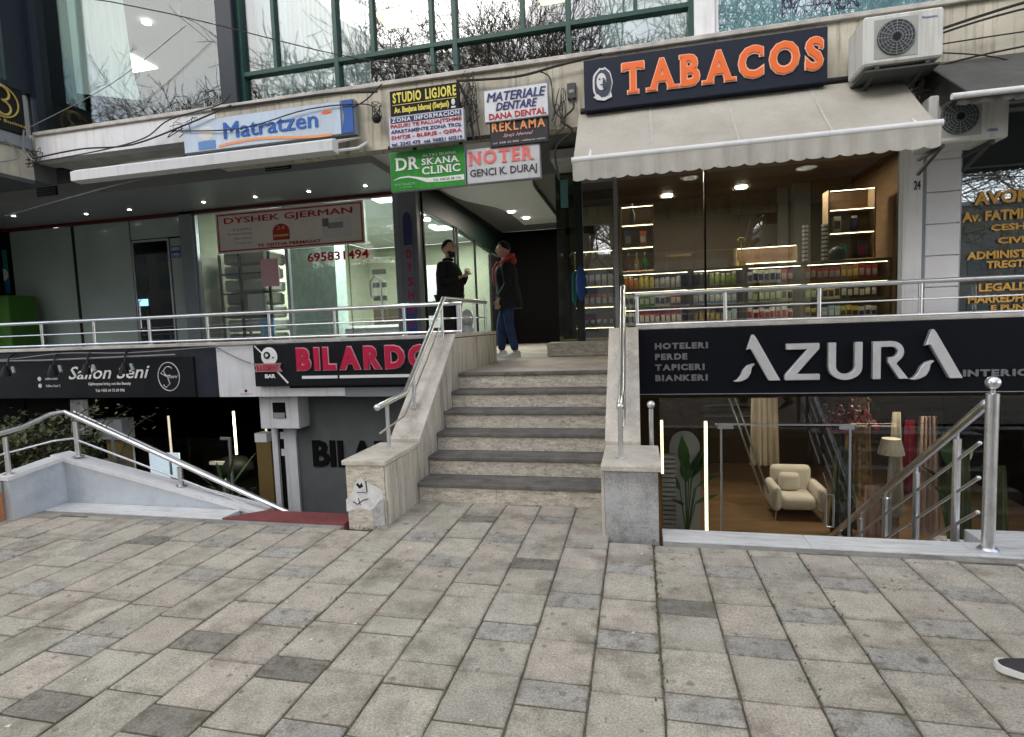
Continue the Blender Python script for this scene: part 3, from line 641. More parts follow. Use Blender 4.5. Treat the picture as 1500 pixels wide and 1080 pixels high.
def ringx(B, yc, zc, r, w_, x, a0=0, a1=360, n=28, sy=1):
    pts = []
    for i in range(n+1):
        t = R(a0+(a1-a0)*i/n); pts.append((x, yc+sy*r*math.cos(t), zc+r*math.sin(t)))
    B.tube(pts, w_, 6)
B = MB(); ringx(B, 5.63, 4.65, .20, .010, -7.79, -150, 150); B.build('sign_emblem', 'goldsh', wg)
B = MB(); ringx(B, 5.64, 4.745, .085, .014, -7.785, -95, 170); ringx(B, 5.645, 4.565, .085, .014, -7.785, -170, 92); B.build('sign_letter', 'goldsh', wg)
text('Beauty Business', 5.38, 4.375, 5.93, 4.43, -7.797, 'goldsh', wg, face='+x', depth=.005)

# ================================================================== ENTRANCE STAIRS
st = thing('entrance_stairs', 'travertine entrance stairs with six dark stone treads between sloping cheek walls', 'stairs', (-1.13, 5.2, 0))
NY = [4.60, 4.88, 5.13, 5.38, 5.63, 5.90, 6.18]; RI = .177
XL_, XR_ = -1.975, -.285
def widths(n):
    xs = [XL_]; 
    c = sorted(random.uniform(.2, .8) for _ in range(n-1)); xs += [XL_+(XR_-XL_)*q for q in c]; return xs+[XR_]
for k in range(6):
    z = RI*(k+1); y = NY[k]
    xs = widths(random.choice((2, 3)))
    for a, b_ in zip(xs, xs[1:]): box('riser', 'trav', a+.001, b_-.001, y+.022, y+.06, z-RI+(-.05 if k == 0 else .001), z-.039, st, bevel=.002)
    if k < 5: box('tread', 'tread', XL_-.0 , XR_, y-.004, NY[k+1]+.04, z-.038, z, st, bevel=.006)
    else:
        box('tread', 'tread', XL_, XR_, y-.004, y+.06, z-.038, z, st, bevel=.006)
        for i in range(4):
            xs2 = [XL_, -1.45, -.98, -.6, XR_]
            box('landing_slab', 'landing', xs2[i]+.001, xs2[i+1]-.001, y+.062, 7.0, z-.03, z-.001, st, bevel=.002); box('landing_slab', 'landing', xs2[i]+.001, xs2[i+1]-.001, 7.003, 8.615, z-.03, z-.001, st, bevel=.002)
B = MB(); B.prism([(4.72, -.1), (4.72, -.01), (6.29, .86), (6.29, 1.0), (8.6, 1.0), (8.6, -.1)], XL_+.001, XR_-.001, 'x'); B.build('stair_core', 'cement', st)

# cheek walls
def cheek(name, label, xi, xo, bx0, bx1, fy, front_m, side_m, ytop_end):
    t = thing(name, label, 'wall', ((xi+xo)/2, 4.0, 0))
    a, b_ = min(xi, xo), max(xi, xo)
    ys, zs, yt, zt = 4.66, .50, 5.84, 1.47
    # front block with cladding slabs
    box('block_front', front_m, bx0+.02, bx1-.02, 4.0, 4.04, -.05, .49, t)
    box('block_core', side_m, bx0+.02, bx1-.02, 4.041, 4.66, -.05, .488, t)
    box('cap_slab', 'trav_cap', bx0-.005, bx1+.005, 3.98, 4.68, .491, .53, t, bevel=.004)
    # side slabs (upright travertine pieces with their own joints)
    inner = xi; s = 1 if xo < xi else -1
    yy = 4.005; i = 0
    while yy < ytop_end-.02:
        w_ = .205+random.uniform(-.03, .05); e = min(yy+w_, ytop_end)
        def zt_(y): return .488 if y < 4.66 else (.488+(y-4.66)*(1.455-.488)/(yt-4.66) if y < yt else 1.455)
        th = .022+random.uniform(-.002, .002)
        x0, x1 = (inner-.001, inner-.001+.0) if 0 else (inner-s*th, inner)
        B = MB(); B.prism([(yy+.002, -.05), (e-.002, -.05), (e-.002, zt_(e)), (yy+.002, zt_(yy))] if not (yy < 4.66 < e or yy < yt < e) else [(yy+.001, -.05), (e-.001, -.05), (e-.001, zt_(e)), (4.66 if yy < 4.66 < e else yt, zt_(4.66 if yy < 4.66 < e else yt)), (yy+.001, zt_(yy))], min(inner, inner-s*th), max(inner, inner-s*th), 'x')
        B.build('side_slab', 'trav_v', t); yy = e
    B = MB(); B.prism([(4.665, -.3), (ytop_end, -.3), (ytop_end, 1.45), (yt, 1.45), (4.665, .486)], (a if s > 0 else a+.025), (b_-.025 if s > 0 else b_), 'x'); B.build('wall_core', 'trav_v', t)
    # coping slabs on the slope and the flat top
    n = 4; 
    for i in range(n):
        ya, yb = 4.69+(yt-4.69)*i/n, 4.69+(yt-4.69)*(i+1)/n; za, zb = .50+(ya-4.66)*.822, .50+(yb-4.66)*.822
        B = MB(); B.prism([(ya+.001, za), (yb-.001, zb), (yb-.001, zb+.035), (ya+.001, za+.035)], a-.008, b_+.008, 'x'); B.build('coping_slab', 'trav_cap', t)
    box('coping_slab', 'trav_cap', a-.008, b_+.008, yt+.002, (yt+ytop_end)/2, 1.465, 1.50, t); box('coping_slab', 'trav_cap', a-.008, b_+.008, (yt+ytop_end)/2+.002, ytop_end+.01, 1.465, 1.50, t)
    return t
lc = cheek('cheek_wall', 'left sloping travertine cheek wall with a paint patch on its end block', -1.98, -2.26, -2.36, -1.985, 4.0, 'trav', 'trav_v', 7.66)
rc = cheek('cheek_wall', 'right sloping travertine cheek wall ending in a grey rendered block', -.28, 0.0, -.275, .145, 4.0, 'render_grey', 'trav_v', 6.5)
# white paint patch with black marks (drawn flat) on the left block
B = MB(); B.poly([(-2.352, 3.9965, .20), (-2.30, 3.9965, .245), (-2.275, 3.9965, .31), (-2.24, 3.9965, .375), (-2.20, 3.9965, .385), (-2.17, 3.9965, .345), (-2.10, 3.9965, .325), (-2.03, 3.9965, .30), (-2.015, 3.9965, .24), (-2.06, 3.9965, .17), (-2.13, 3.9965, .12), (-2.25, 3.9965, .13), (-2.352, 3.9965, .10)]); B.build('paint_patch', mat('white paint smear', (.68, .68, .68), .6, var=.15, vscale=14), lc)
B = MB(); B.poly([(-2.255, 3.995, .33), (-2.235, 3.995, .345), (-2.22, 3.995, .325), (-2.205, 3.995, .35), (-2.19, 3.995, .315), (-2.225, 3.995, .295)]); B.tube([(-2.165, 3.995, .36), (-2.158, 3.995, .27)], .004, 5); B.tube([(-2.25, 3.995, .262), (-2.20, 3.995, .268), (-2.16, 3.995, .262)], .003, 5); B.tube([(-2.29, 3.995, .185), (-2.25, 3.995, .165), (-2.2, 3.995, .20), (-2.15, 3.995, .215)], .004, 5); B.tube([(-2.24, 3.995, .22), (-2.225, 3.995, .16)], .003, 5); B.build('paint_marks', 'black', lc)
B = MB(); B.poly([(-2.12, 3.9955, -.01), (-2.12, 3.9955, .12), (-2.05, 3.9955, .21), (-2.015, 3.9955, .20), (-2.015, 3.9955, -.01)]); B.build('repair_patch', 'render_grey', lc)
B = MB(); B.tube([(-2.0, 3.992, 0), (-2.0, 3.992, .21)], .008, 6); B.build('steel_edge', 'steel', lc)
box('cap_back', 'trav_v', -2.26, -1.98, 7.661, 7.68, ZL, 1.46, lc)

# ================================================================== RAILS
def rail_post(B, x, y, z0, z1, r=.019):
    B.tube([(x, y, z0), (x, y, z1)], r, 12); B.lathe((x, y, z0), [(r*2.1, 0), (r*2.1, .006), (r*1.2, .010)], 12)
def top_rail(name, label, x0, x1, posts, group=None, endcap=True):
    t = thing(name, label, 'railing', (x0, 6.07, ZP+.02), group)
    B = MB(); B.tube([(x0, 6.07, 1.85), (x1, 6.07, 1.85)], .0235, 14); B.build('handrail', 'steel', t, smooth=True)
    B = MB(); B.tube([(x0+.01, 6.07, 1.68), (x1, 6.07, 1.68)], .0085, 8); B.build('middle_bar', 'steel', t, smooth=True)
    B = MB(); B.tube([(x0+.01, 6.02, 1.53), (x1, 6.02, 1.53)], .014, 8); B.build('bottom_bar', 'steel', t, smooth=True)
    for x in posts: B = MB(); rail_post(B, x, 6.07, 1.50, 1.83); B.build('post', 'steel', t, smooth=True)
    return t
top_rail('terrace_railing', 'long stainless terrace railing above the black hair salon and billiards fascia', -15, -1.95, [-1.98-.0]+[-2.67-.905*i for i in range(0, 14)])
top_rail('terrace_railing', 'stainless terrace railing above the black interior shop fascia and in front of the tobacco kiosk', -.02, 9, [.0+.885*i for i in range(10)])
t = thing('stair_railing', 'sloping stainless handrail on the left cheek wall of the entrance stairs', 'railing', (-2.12, 4.4, .53))
P = [(-2.15, 4.24, .925), (-2.15, 4.82, .97), (-2.10, 5.86, 1.90), (-2.08, 7.55, 1.91)]
B = MB(); B.tube(P, .026, 14); B.ball(P[0], .03, 12); B.build('handrail', 'steel', t, smooth=True)
B = MB(); B.tube([(-2.15, 4.26, .70), (-2.15, 4.78, .76), (-2.10, 5.83, 1.68), (-2.08, 7.5, 1.70)], .009, 8); B.build('middle_bar', 'steel', t, smooth=True)
for (x, y, z0, z1) in ((-2.15, 4.42, .53, .915), (-2.14, 5.0, .80, 1.11), (-2.105, 5.80, 1.44, 1.83), (-2.10, 6.35, 1.50, 1.88), (-2.08, 7.0, 1.50, 1.88), (-2.08, 7.5, 1.50, 1.88)):
    B = MB(); rail_post(B, x, y, z0, z1, .018); B.build('post', 'steel', t, smooth=True)
t = thing('stair_railing', 'sloping stainless handrail on the right cheek wall of the entrance stairs', 'railing', (-.14, 4.4, .53))
B = MB(); B.tube([(-.14, 4.22, .93), (-.14, 4.75, .99), (-.14, 5.9, 1.93), (-.14, 6.4, 1.94)], .026, 14); B.ball((-.14, 4.22, .93), .03, 12); B.build('handrail', 'steel', t, smooth=True)
B = MB(); B.tube([(-.12, 4.5, .72), (-.12, 4.82, .78), (-.12, 5.85, 1.70), (-.12, 6.3, 1.72)], .009, 8); B.build('middle_bar', 'steel', t, smooth=True)
for (y, z0, z1) in ((4.22, .53, .92), (5.0, .80, 1.17), (5.85, 1.46, 1.88), (6.35, 1.50, 1.92)):
    B = MB(); rail_post(B, -.14, y, z0, z1, .018); B.build('post', 'steel', t, smooth=True)
B = MB(); B.tube([(.10, 4.75, .3), (.10, 4.75, .83)], .02, 12); B.ball((.10, 4.75, .865), .034, 12); o = B.build('ball_post', 'steel', None, smooth=True, loc=(.1, 4.75, .3)); single(o, 'short stainless post with a ball finial behind the grey block of the right cheek wall', 'post')
# right basement stair railing descending towards the shop
t = thing('basement_railing', 'stainless basement stair railing with a tall ball topped post at the right', 'railing', (2.19, 4.06, 0))
B = MB(); B.tube([(2.19, 4.06, .006), (2.19, 4.06, 1.02)], .036, 18); B.lathe((2.19, 4.06, .006), [(.058, 0), (.058, .008), (.045, .02)], 18); B.lathe((2.19, 4.06, 1.015), [(.036, 0), (.036, .012), (.014, .02), (.014, .04)], 18); B.build('newel_post', 'steel', t, smooth=True)
B = MB(); B.ball((2.19, 4.06, 1.098), .042, 18); B.build('ball_finial', 'steel', t, smooth=True)
def rz(y, z): return z-.695*(y-4.12)
B = MB(); B.tube([(2.2, 4.14, rz(4.14, .965)), (2.2, 7.2, rz(7.2, .965))], .031, 16); B.ball((2.2, 4.14, rz(4.14, .965)), .031, 12); B.build('handrail', 'steel', t, smooth=True)
for z in (.735, .50, .265): B = MB(); B.tube([(2.2, 4.2, rz(4.2, z)), (2.2, 7.1, rz(7.1, z))], .0115, 10); B.ball((2.2, 4.2, rz(4.2, z)), .015, 10); B.build('middle_bar', 'steel', t, smooth=True)
for y in (4.46, 5.03, 5.60, 6.17, 6.75):
    zt = rz(y, .965)-.04; B = MB(); B.tube([(2.2, y, zt-1.0), (2.2, y, zt-.035)], .026, 14); B.tube([(2.2, y, zt-.034), (2.2, y, zt+.012)], .011, 8); B.build('post', 'steel', t, smooth=True)
# basement stairs
bs = thing('basement_stairs', 'stone stairs going down behind the tall ball topped post', 'stairs', (3, 4.2, 0))
for i in range(7): box('step', 'marble', 2.26, 4.2, 4.19+i*.25, 4.19+(i+1)*.25+.03, -.17*(i+1)-.1, -.17*(i+1)+.165-.0, bs, bevel=.004)
bs = thing('basement_stairs', 'stone stairs going down inside the left well behind the pale blue wall', 'stairs', (-6, 4.3, 0))
for i in range(7): box('step', 'tread', -7.0+i*.3, -6.7+i*.3+.03, 4.42, 5.9, -.17*(i+1)-.1, -.17*(i+1)+.165, bs, bevel=.004)
# left low wall with its railing
M['pale_blue'] = mat('pale blue render', (.52, .56, .61), .85, var=.08, vscale=2, fine=.06, bump=.3, bscale=25, stain=(.22, .26, .31), sscale=2.6, samt=.45)
t = thing('low_wall', 'pale blue rendered low wall sloping down along the left well with a white coping', 'wall', (-5.5, 4.3, 0))
B = MB(); B.prism([(-5.62, -.3), (-5.62, .44), (-3.30, -.045), (-3.30, -.3)], 4.19, 4.34, 'y'); B.build('wall_face', 'pale_blue', t)
B = MB(); B.prism([(3.70, -.02), (4.34, -.02), (4.34, .44), (3.70, .36)], -5.63, -5.48, 'x'); B.build('wall_face', 'pale_blue', t)
B = MB(); B.prism([(-5.62, .442), (-3.30, -.043), (-3.30, -.013), (-5.62, .475)], 4.17, 4.36, 'y'); B.build('coping', 'white_bar', t)
B = MB(); B.prism([(3.68, .362), (4.169, .42), (4.169, .455), (3.68, .395)], -5.65, -5.46, 'x'); B.build('coping', 'white_bar', t)
box('brick_end', mat('orange brick', (.42, .18, .09), .85, var=.2, fine=.2), -5.80, -5.56, 3.5, 3.69, -.02, .25, t); box('brick_end', 'sill', -5.80, -5.56, 3.5, 3.69, .252, .36, t)
t = thing('well_railing', 'bent stainless railing on the low pale blue wall at the left edge', 'railing', (-5.5, 4.27, .45))
B = MB(); B.tube([(-5.55, 3.2, .72), (-5.55, 3.9, .80), (-5.55, 4.16, .88), (-5.52, 4.27, .885), (-5.40, 4.27, .84), (-3.1, 4.27, -.03), (-2.6, 4.27, -.22)], .022, 14); B.build('handrail', 'steel', t, smooth=True)
B = MB(); B.tube([(-5.55, 3.3, .57), (-5.55, 4.15, .62), (-5.45, 4.27, .62), (-3.3, 4.27, -.04)], .0095, 8); B.build('middle_bar', 'steel', t, smooth=True)
for x, z0, z1 in ((-5.40, .44, .79), (-4.22, .18, .36)): B = MB(); rail_post(B, x, 4.27, z0, z1, .024); B.build('post', 'steel', t, smooth=True)
B = MB(); rail_post(B, -5.55, 3.75, .40, .74, .02); B.build('post', 'steel', t, smooth=True)
t = thing('well_railing', 'thin dull railing on the far side of the left basement stairs', 'railing', (-5.5, 5.9, .3))
B = MB(); B.tube([(-7.5, 5.93, .62), (-3.9, 5.93, -.80)], .022, 10); B.build('handrail', 'alu', t)
for x in (-6.9, -6.0, -5.2, -4.75): B = MB(); z = .62-(x+7.5)*.394; B.tube([(x, 5.93, z-.75), (x, 5.93, z)], .015, 8); B.build('post', 'alu', t)

# ================================================================== SIGNS
def board(name, label, x0, x1, z0, z1, y, face_m, d=.05, frame='alu_grey', slope=0, cat='sign', fw=.008):
    t = thing(name, label, cat, ((x0+x1)/2, y, z0))
    box('housing', frame, x0-fw, x1+fw, y+.004, y+d, z0-fw, z1+fw, t); box('face', face_m, x0, x1, y-.001, y+.0035, z0, z1, t)
    return t
# Matratzen light box
t = thing('mattress_sign', 'long pale blue light box reading Matratzen in blue letters above the folded awning', 'sign', (-4.3, 5.85, 3.86))
lb = mat('pale blue light box', (.50, .60, .72), .35, var=.1, vscale=1.2, streak=(.4, .4, .42), streak_amt=.35)
box('housing', 'alu_grey', -5.46, -3.13, 5.86, 5.955, 3.85, 4.235, t); box('face', lb, -5.45, -3.30, 5.845, 5.858, 3.86, 4.225, t)
B = MB(); B.prism([(-3.30, 3.86), (-3.14, 3.86)]+[(-3.14+.0, 3.86+.365)]+[(-3.26-.045*math.sin(i*math.pi/8), 4.225-.365*i/8) for i in range(9)][::1][:0]+[(-3.28, 4.225), (-3.25, 4.04)], 5.842, 5.858, 'y'); B.build('end_panel', 'blue', t)
text('Matratzen', -4.87, 3.965, -3.60, 4.155, 5.843, mat('deep blue', (.03, .12, .42), .4), t, bold=.0, depth=.006, dup=.012)
B = MB(); B.ball((-5.12, 5.842, 4.06), .115, 16, (1, .03, .75)); B.build('emblem', 'offwhite', t)
box('emblem_base', flat('midblue', (.12, .25, .5)), -5.24, -5.0, 5.837, 5.844, 3.875, 3.97, t)
B = MB(); B.prism([(-4.95+i*.17, 3.875+.03*math.sin(i/9*math.pi*1.6)) for i in range(10)]+[(-3.42-i*.17, 3.905+.03*math.sin((9-i)/9*math.pi*1.6)) for i in range(10)], 5.838, 5.844, 'y'); B.build('swoosh', 'orange2', t)
B = MB(); B.ball((-3.47, 5.842, 4.12), .035, 10, (2, .05, .6)); B.build('emblem_dot', 'orange', t)

t = board('law_office_sign', 'black sign reading STUDIO LIGJORE in yellow outline letters, topmost left of the entrance signs', -2.67, -1.87, 3.975, 4.245, 5.80, 'black_sign', .04, 'black')
letters('STUDIO LIGJORE', -2.64, 4.115, -1.89, 4.225, 5.797, 'yellow', t, bold=.03, depth=.004, gap=.12, joined=True)
box('divider', 'yellow', -2.65, -1.89, 5.796, 5.799, 4.092, 4.097, t); text('Av. Besjana Islamaj (Serjani)', -2.63, 3.985, -1.98, 4.07, 5.798, 'yellow', t, bold=.03)
B = MB(); B.ball((-1.93, 5.797, 4.05), .028, 8, (.8, .1, 1.3)); B.box(-1.955, -1.905, 5.795, 5.799, 3.985, 4.005); B.build('emblem', 'offwhite', t)
t = board('information_sign', 'white sign with lines of text about flats, under the STUDIO LIGJORE sign', -2.70, -1.82, 3.64, 3.965, 5.74, mat('lilac white face', (.62, .62, .72), .4), .06)
box('header', 'navy', -2.68, -1.84, 5.735, 5.739, 3.895, 3.957, t); letters('ZONA INFORMACION', -2.66, 3.903, -1.86, 3.95, 5.733, 'offwhite', t, bold=.03, depth=.003, gap=.14, joined=True)
for i, (s_, c_) in enumerate((('PASURI TE PALUAJTSHME', 'red2'), ('APARTAMENTE ZONA TROJ.', 'navy'), ('SHITJE - BLERJE - QERA', 'red2'), ('tel. 2242 475  cel. 06821 60219', 'navy'))):
    h = .05 if i < 3 else .038; z = 3.833-i*.0625; text(s_, -2.68, z, -1.84, z+h, 5.736, c_, t, bold=.02, depth=.003)
t = board('clinic_sign', 'green sign with white letters reading DR SKANA CLINIC', -2.71, -1.83, 3.15, 3.575, 5.86, mat('green sign face', (.025, .27, .03), .4, var=.18, vscale=3, streak=(.02, .12, .03), streak_amt=.5), .06)
letters('DR', -2.64, 3.37, -2.37, 3.51, 5.855, 'white', t, serif=True, joined=True, depth=.004)
letters('SKANA', -2.33, 3.405, -1.90, 3.475, 5.855, 'white', t, serif=True, joined=True, depth=.004); letters('CLINIC', -2.33, 3.30, -1.88, 3.385, 5.855, 'white', t, serif=True, joined=True, depth=.004)
text('ALTIN SKANA', -2.32, 3.495, -1.92, 3.525, 5.857, 'offwhite', t, depth=.003); text('SPECIALISTE', -2.67, 3.205, -2.42, 3.228, 5.857, flat('mint', (.3, .6, .35)), t, depth=.003); text('dermatologe', -2.62, 3.175, -2.46, 3.195, 5.857, 'mint', t, depth=.003)
up_ = [(-2.68, 3.275), (-2.6, 3.30), (-2.5, 3.305), (-2.4, 3.285), (-2.28, 3.262), (-2.1, 3.258), (-1.84, 3.262)]; lo_ = [(-1.84, 3.205), (-2.1, 3.205), (-2.28, 3.215), (-2.4, 3.262), (-2.5, 3.288), (-2.6, 3.285), (-2.68, 3.268)]
B = MB(); B.prism(up_+lo_, 5.854, 5.859, 'y'); B.build('swoosh', 'white', t); text('Cel. 068 20 48 116', -2.2, 3.219, -1.88, 3.245, 5.852, 'green', t, depth=.002)
t = board('notary_sign', 'pale grey sign reading NOTER in red over GENCI K. DURAJ', -1.80, -.99, 3.155, 3.515, 5.87, mat('pale grey sign face', (.55, .56, .58), .4, streak=(.35, .35, .34), streak_amt=.5), .07)
letters('NOTER', -1.77, 3.345, -1.06, 3.49, 5.865, 'pinkred', t, serif=True, joined=True, depth=.004, bold=.03, gap=.16)
text('GENCI K. DURAJ', -1.77, 3.195, -1.02, 3.30, 5.866, 'txt', t, bold=.015, depth=.003)
t = board('dental_sign', 'white sign reading MATERIALE DENTARE in navy italics over DANA DENTAL in red', -1.575, -.885, 3.79, 4.115, 5.82, mat('white sign face', (.68, .70, .74), .4, streak=(.4, .4, .4), streak_amt=.5), .05)
text('MATERIALE', -1.55, 3.995, -.905, 4.085, 5.816, 'navy', t, bold=.0, shear=.25, depth=.003, dup=.007); text('DENTARE', -1.45, 3.895, -1.0, 3.975, 5.816, 'navy', t, bold=.0, shear=.25, depth=.003, dup=.007); text('DANA DENTAL', -1.53, 3.805, -.90, 3.87, 5.816, 'red2', t, bold=.025, depth=.003)
t = board('advertising_sign', 'dark sign reading REKLAMA in orange letters above the NOTER sign', -1.52, -.89, 3.52, 3.78, 5.85, mat('charcoal sign face', (.035, .033, .04), .5), .04, 'black')
letters('REKLAMA', -1.50, 3.67, -.915, 3.765, 5.845, 'orange2', t, bold=.025, depth=.004, joined=True); text('Spejs Ideneal', -1.38, 3.60, -1.05, 3.645, 5.847, 'pink', t, shear=.4, depth=.003); text('cel. 068 20 800  reklama neon', -1.50, 3.545, -.92, 3.565, 5.847, 'offwhite', t, depth=.003)
fr = MB()
for x in (-2.4, -1.86, -1.2): fr.box(x, x+.03, 5.93, 5.96, 3.2, 4.0)
fr.box(-2.7, -.95, 5.925, 5.955, 3.60, 3.63); o = fr.build('sign_rack', 'black'); single(o, 'dark steel rack that carries the cluster of signs over the passage', 'sign frame')

# TABACOS
t = thing('tobacco_sign', 'long slate sign with raised orange letters reading TABACOS and a white head emblem', 'sign', (.65, 5.83, 3.8))
box('housing', 'tab_sign', -.495, 1.81, 5.80, 5.955, 3.78, 4.285, t, bevel=.004)
letters('TABACOS', -.10, 3.895, 1.765, 4.195, 5.797, mat('orange letter', (.85, .17, .04), .4), t, bold=.03, depth=.02, gap=.18, serif=True, outline=mat('pale orange edge', (.85, .55, .42), .5), ow=.035)
# generic bearded head emblem made of flat shapes
B = MB()
def blob(B, cx, cz, rx, rz_, y, n=24, wob=0, d=.003):
    B.prism([(cx+rx*(1+wob*math.sin(k*5.1))*math.cos(2*math.pi*k/n), cz+rz_*(1+wob*math.cos(k*3.7))*math.sin(2*math.pi*k/n)) for k in range(n)], y-d, y, 'y')
blob(B, -.305, 4.035, .105, .155, 5.797, wob=.05); B.build('emblem', 'offwhite', t)
B = MB(); blob(B, -.30, 4.03, .09, .14, 5.7935, wob=.05); B.build('emblem_hair', flat('slate2', (.05, .06, .09)), t)
B = MB(); blob(B, -.315, 4.05, .05, .085, 5.790); B.build('emblem_face', 'offwhite', t)
B = MB(); blob(B, -.335, 4.075, .011, .007, 5.787); blob(B, -.295, 4.075, .011, .007, 5.787); blob(B, -.312, 4.018, .016, .006, 5.787); blob(B, -.285, 4.02, .02, .05, 5.7868, wob=.1); B.build('emblem_features', 'slate2', t)
B = MB(); B.prism([(-.40, 3.90), (-.36, 3.93), (-.31, 3.885), (-.24, 3.90), (-.22, 3.94), (-.21, 3.885), (-.29, 3.855), (-.36, 3.87)], 5.785, 5.79, 'y'); B.build('emblem_collar', 'offwhite', t)

# salon
t = board('salon_sign', 'black banner of the hair salon with white script letters and a round emblem', -8.9, -5.56, .815, 1.32, 5.965, 'black_sign', .024, 'black')
text('Sallon Seni', -7.57, 1.06, -6.23, 1.235, 5.96, 'white', t, shear=.35, depth=.004, bold=.008, spacing=1.0)
text('Gjithmyten bring out the Beauty', -7.25, .965, -6.55, 1.015, 5.961, 'offwhite', t, bold=.02, depth=.003); text('Tel: +355 69 72 69 996', -7.14, .885, -6.66, .925, 5.961, 'offwhite', t, bold=.02, depth=.003)
text('sallon.seni', -7.98, 1.06, -7.77, 1.095, 5.961, 'offwhite', t, depth=.003); text('Sallon Seni 2', -7.98, .96, -7.73, .995, 5.961, 'offwhite', t, depth=.003)
B = MB()
for z in (1.075, .98): B.lathe((-8.08, 5.955, z), [(.03, 0), (.03, .006)], 16, 'y')
B.build('contact_icon', 'offwhite', t)
B = MB()
B.tube([(-5.94+.165*math.cos(2*math.pi*i/32), 5.96, 1.075+.185*math.sin(2*math.pi*i/32)) for i in range(33)], .006, 6)
B.tube([(-5.90+.07*math.cos(.6+i*.35)-.04, 5.96, 1.145+.06*math.sin(.6+i*.35)) for i in range(14)], .005, 6); B.tube([(-5.98, 5.96, 1.19), (-6.06, 5.96, 1.12), (-5.96, 5.96, 1.07), (-5.93, 5.96, .98), (-6.0, 5.96, .93), (-6.03, 5.96, .97)], .006, 6)
B.build('emblem', 'offwhite', t); text('Seni', -5.96, 1.055, -5.80, 1.10, 5.959, 'offwhite', t, shear=.3, depth=.003)
# spot lamps on arms over the salon sign
for i, x in enumerate((-8.3, -7.5, -6.95, -6.35)):
    t = thing('spot_lamp', ['leftmost black spot lamp', 'black spot lamp over the first script letters', 'black spot lamp between the two script words', 'black spot lamp above the round emblem side'][i]+' on a bent arm over the salon banner', 'lamp', (x, 5.9, 1.4), 'spot lamps over the salon banner')
    B = MB(); B.tube([(x-.22, 5.98, 1.43), (x-.12, 5.84, 1.38), (x, 5.72, 1.24)], .012, 8); B.build('arm', 'black', t)
    B = MB(); B.lathe((x, 5.70, 1.20), [(.018, .08), (.03, .05), (.05, 0), (.055, -.06)], 14); B.build('lamp_head', 'black', t, smooth=True)
    B = MB(); B.tube([(x+.06, 5.75, 1.26), (x+.12, 5.72, 1.18)], .02, 8); B.build('bracket', 'alu_grey', t)
B = MB(); B.tube([(-8.9, 5.9, 1.34), (-7.9, 5.86, 1.335), (-7.0, 5.86, 1.345), (-5.75, 5.9, 1.36)], .012, 8); single(B.build('lamp_rail', 'cable_grey'), 'thin grey conduit running above the salon banner', 'conduit')

# billiards
t = thing('billiards_sign', 'black light box reading BILARDO in red letters with a white ball emblem', 'sign', (-3.5, 5.9, .92))
box('housing', 'black_sign', -4.69, -2.28, 5.90, 5.984, .925, 1.445, t, bevel=.004)
letters('BILARDO', -4.07, 1.12, -2.33, 1.39, 5.897, mat('crimson letter', (.50, .012, .06), .4), t, bold=.045, depth=.03, gap=.17, outline=mat('pale pink edge', (.72, .42, .45), .5), ow=.035)
for a, b_ in ((-4.02, -3.54), (-3.51, -2.32)): box('underline', 'white', a, b_, 5.89, 5.899, 1.015, 1.05, t)
B = MB(); B.ball((-4.46, 5.893, 1.30), .115, 20, (1, .06, 1)); B.build('ball_emblem', 'white', t, smooth=True)
B = MB(); B.lathe((-4.485, 5.880, 1.315), [(.045, 0), (.045, .006)], 18, 'y'); B.lathe((-4.40, 5.880, 1.285), [(.01, 0), (.01, .006)], 10, 'y'); B.build('ball_spot', 'black', t); B = MB(); B.lathe((-4.485, 5.876, 1.315), [(.022, 0), (.022, .003)], 14, 'y'); B.build('ball_number', 'offwhite', t)
B = MB(); B.tube([(-4.66, 5.895, 1.435), (-4.56, 5.895, 1.34)], .008, 6); B.tube([(-4.36, 5.895, 1.11), (-4.22, 5.895, .965)], .011, 6); B.build('cue', 'white', t)
B = MB(); B.prism([(-4.69, 1.215), (-4.28, 1.215), (-4.31, 1.165), (-4.275, 1.11), (-4.67, 1.11), (-4.64, 1.165)], 5.872, 5.885, 'y'); B.build('ribbon', flat('ribbon', (.35, .2, .22)), t)
letters('BASEMENT', -4.63, 1.125, -4.32, 1.20, 5.870, 'red2', t, bold=.04, depth=.003, gap=.1, joined=True); text('BAR', -4.54, 1.03, -4.39, 1.08, 5.897, 'white', t, bold=.05, depth=.003)
B = MB(); B.lathe((-4.82, 5.98, .875), [(.018, 0), (.018, .004)], 12, 'y'); o = B.build('small_emblem', 'black'); single(o, 'tiny printed emblem on the white panel left of the BILARDO sign', 'emblem'); text('basement', -4.9, .83, -4.73, .845, 5.983, 'red2', o, depth=.002)

# AZURA
t = thing('interior_shop_sign', 'wide black fascia with raised brushed metal letters reading AZURA', 'sign', (2, 5.9, .8))
box('housing', 'azura_black', -.015, 9, 5.93, 6.015, .785, 1.472, t); box('lower_lip', 'alu_grey', -.015, 9, 5.925, 5.929, .785, .792, t)
def rounded(pts, y0, y1, name='letter', m_='brushed'): return MB().prism(pts, y0, y1, 'y').build(name, m_, t, bevel=.005)
zb, zt = .925, 1.29
def az_A(x, s=1):
    # right heavy stroke with peaked top, curved left foot
    w = .46; rounded([(x+.30*0+.17, 1.385), (x+.19, 1.395), (x+.215, 1.36), (x+.44, zb), (x+.33, zb), (x+.165, 1.245), (x+.135, 1.245), (x+.125, 1.235)], 5.87, 5.925)
    up2 = [(x, zb-.005), (x+.035, zb+.012), (x+.065, zb+.05), (x+.09, zb+.11), (x+.13, zb+.155), (x+.19, zb+.175)]; lo2 = [(x+.205, zb+.168), (x+.175, zb+.135), (x+.165, zb+.08), (x+.14, zb+.03), (x+.09, zb), (x+.04, zb-.012)]
    rounded(up2+lo2, 5.872, 5.925)
az_A(.945); az_A(2.525)
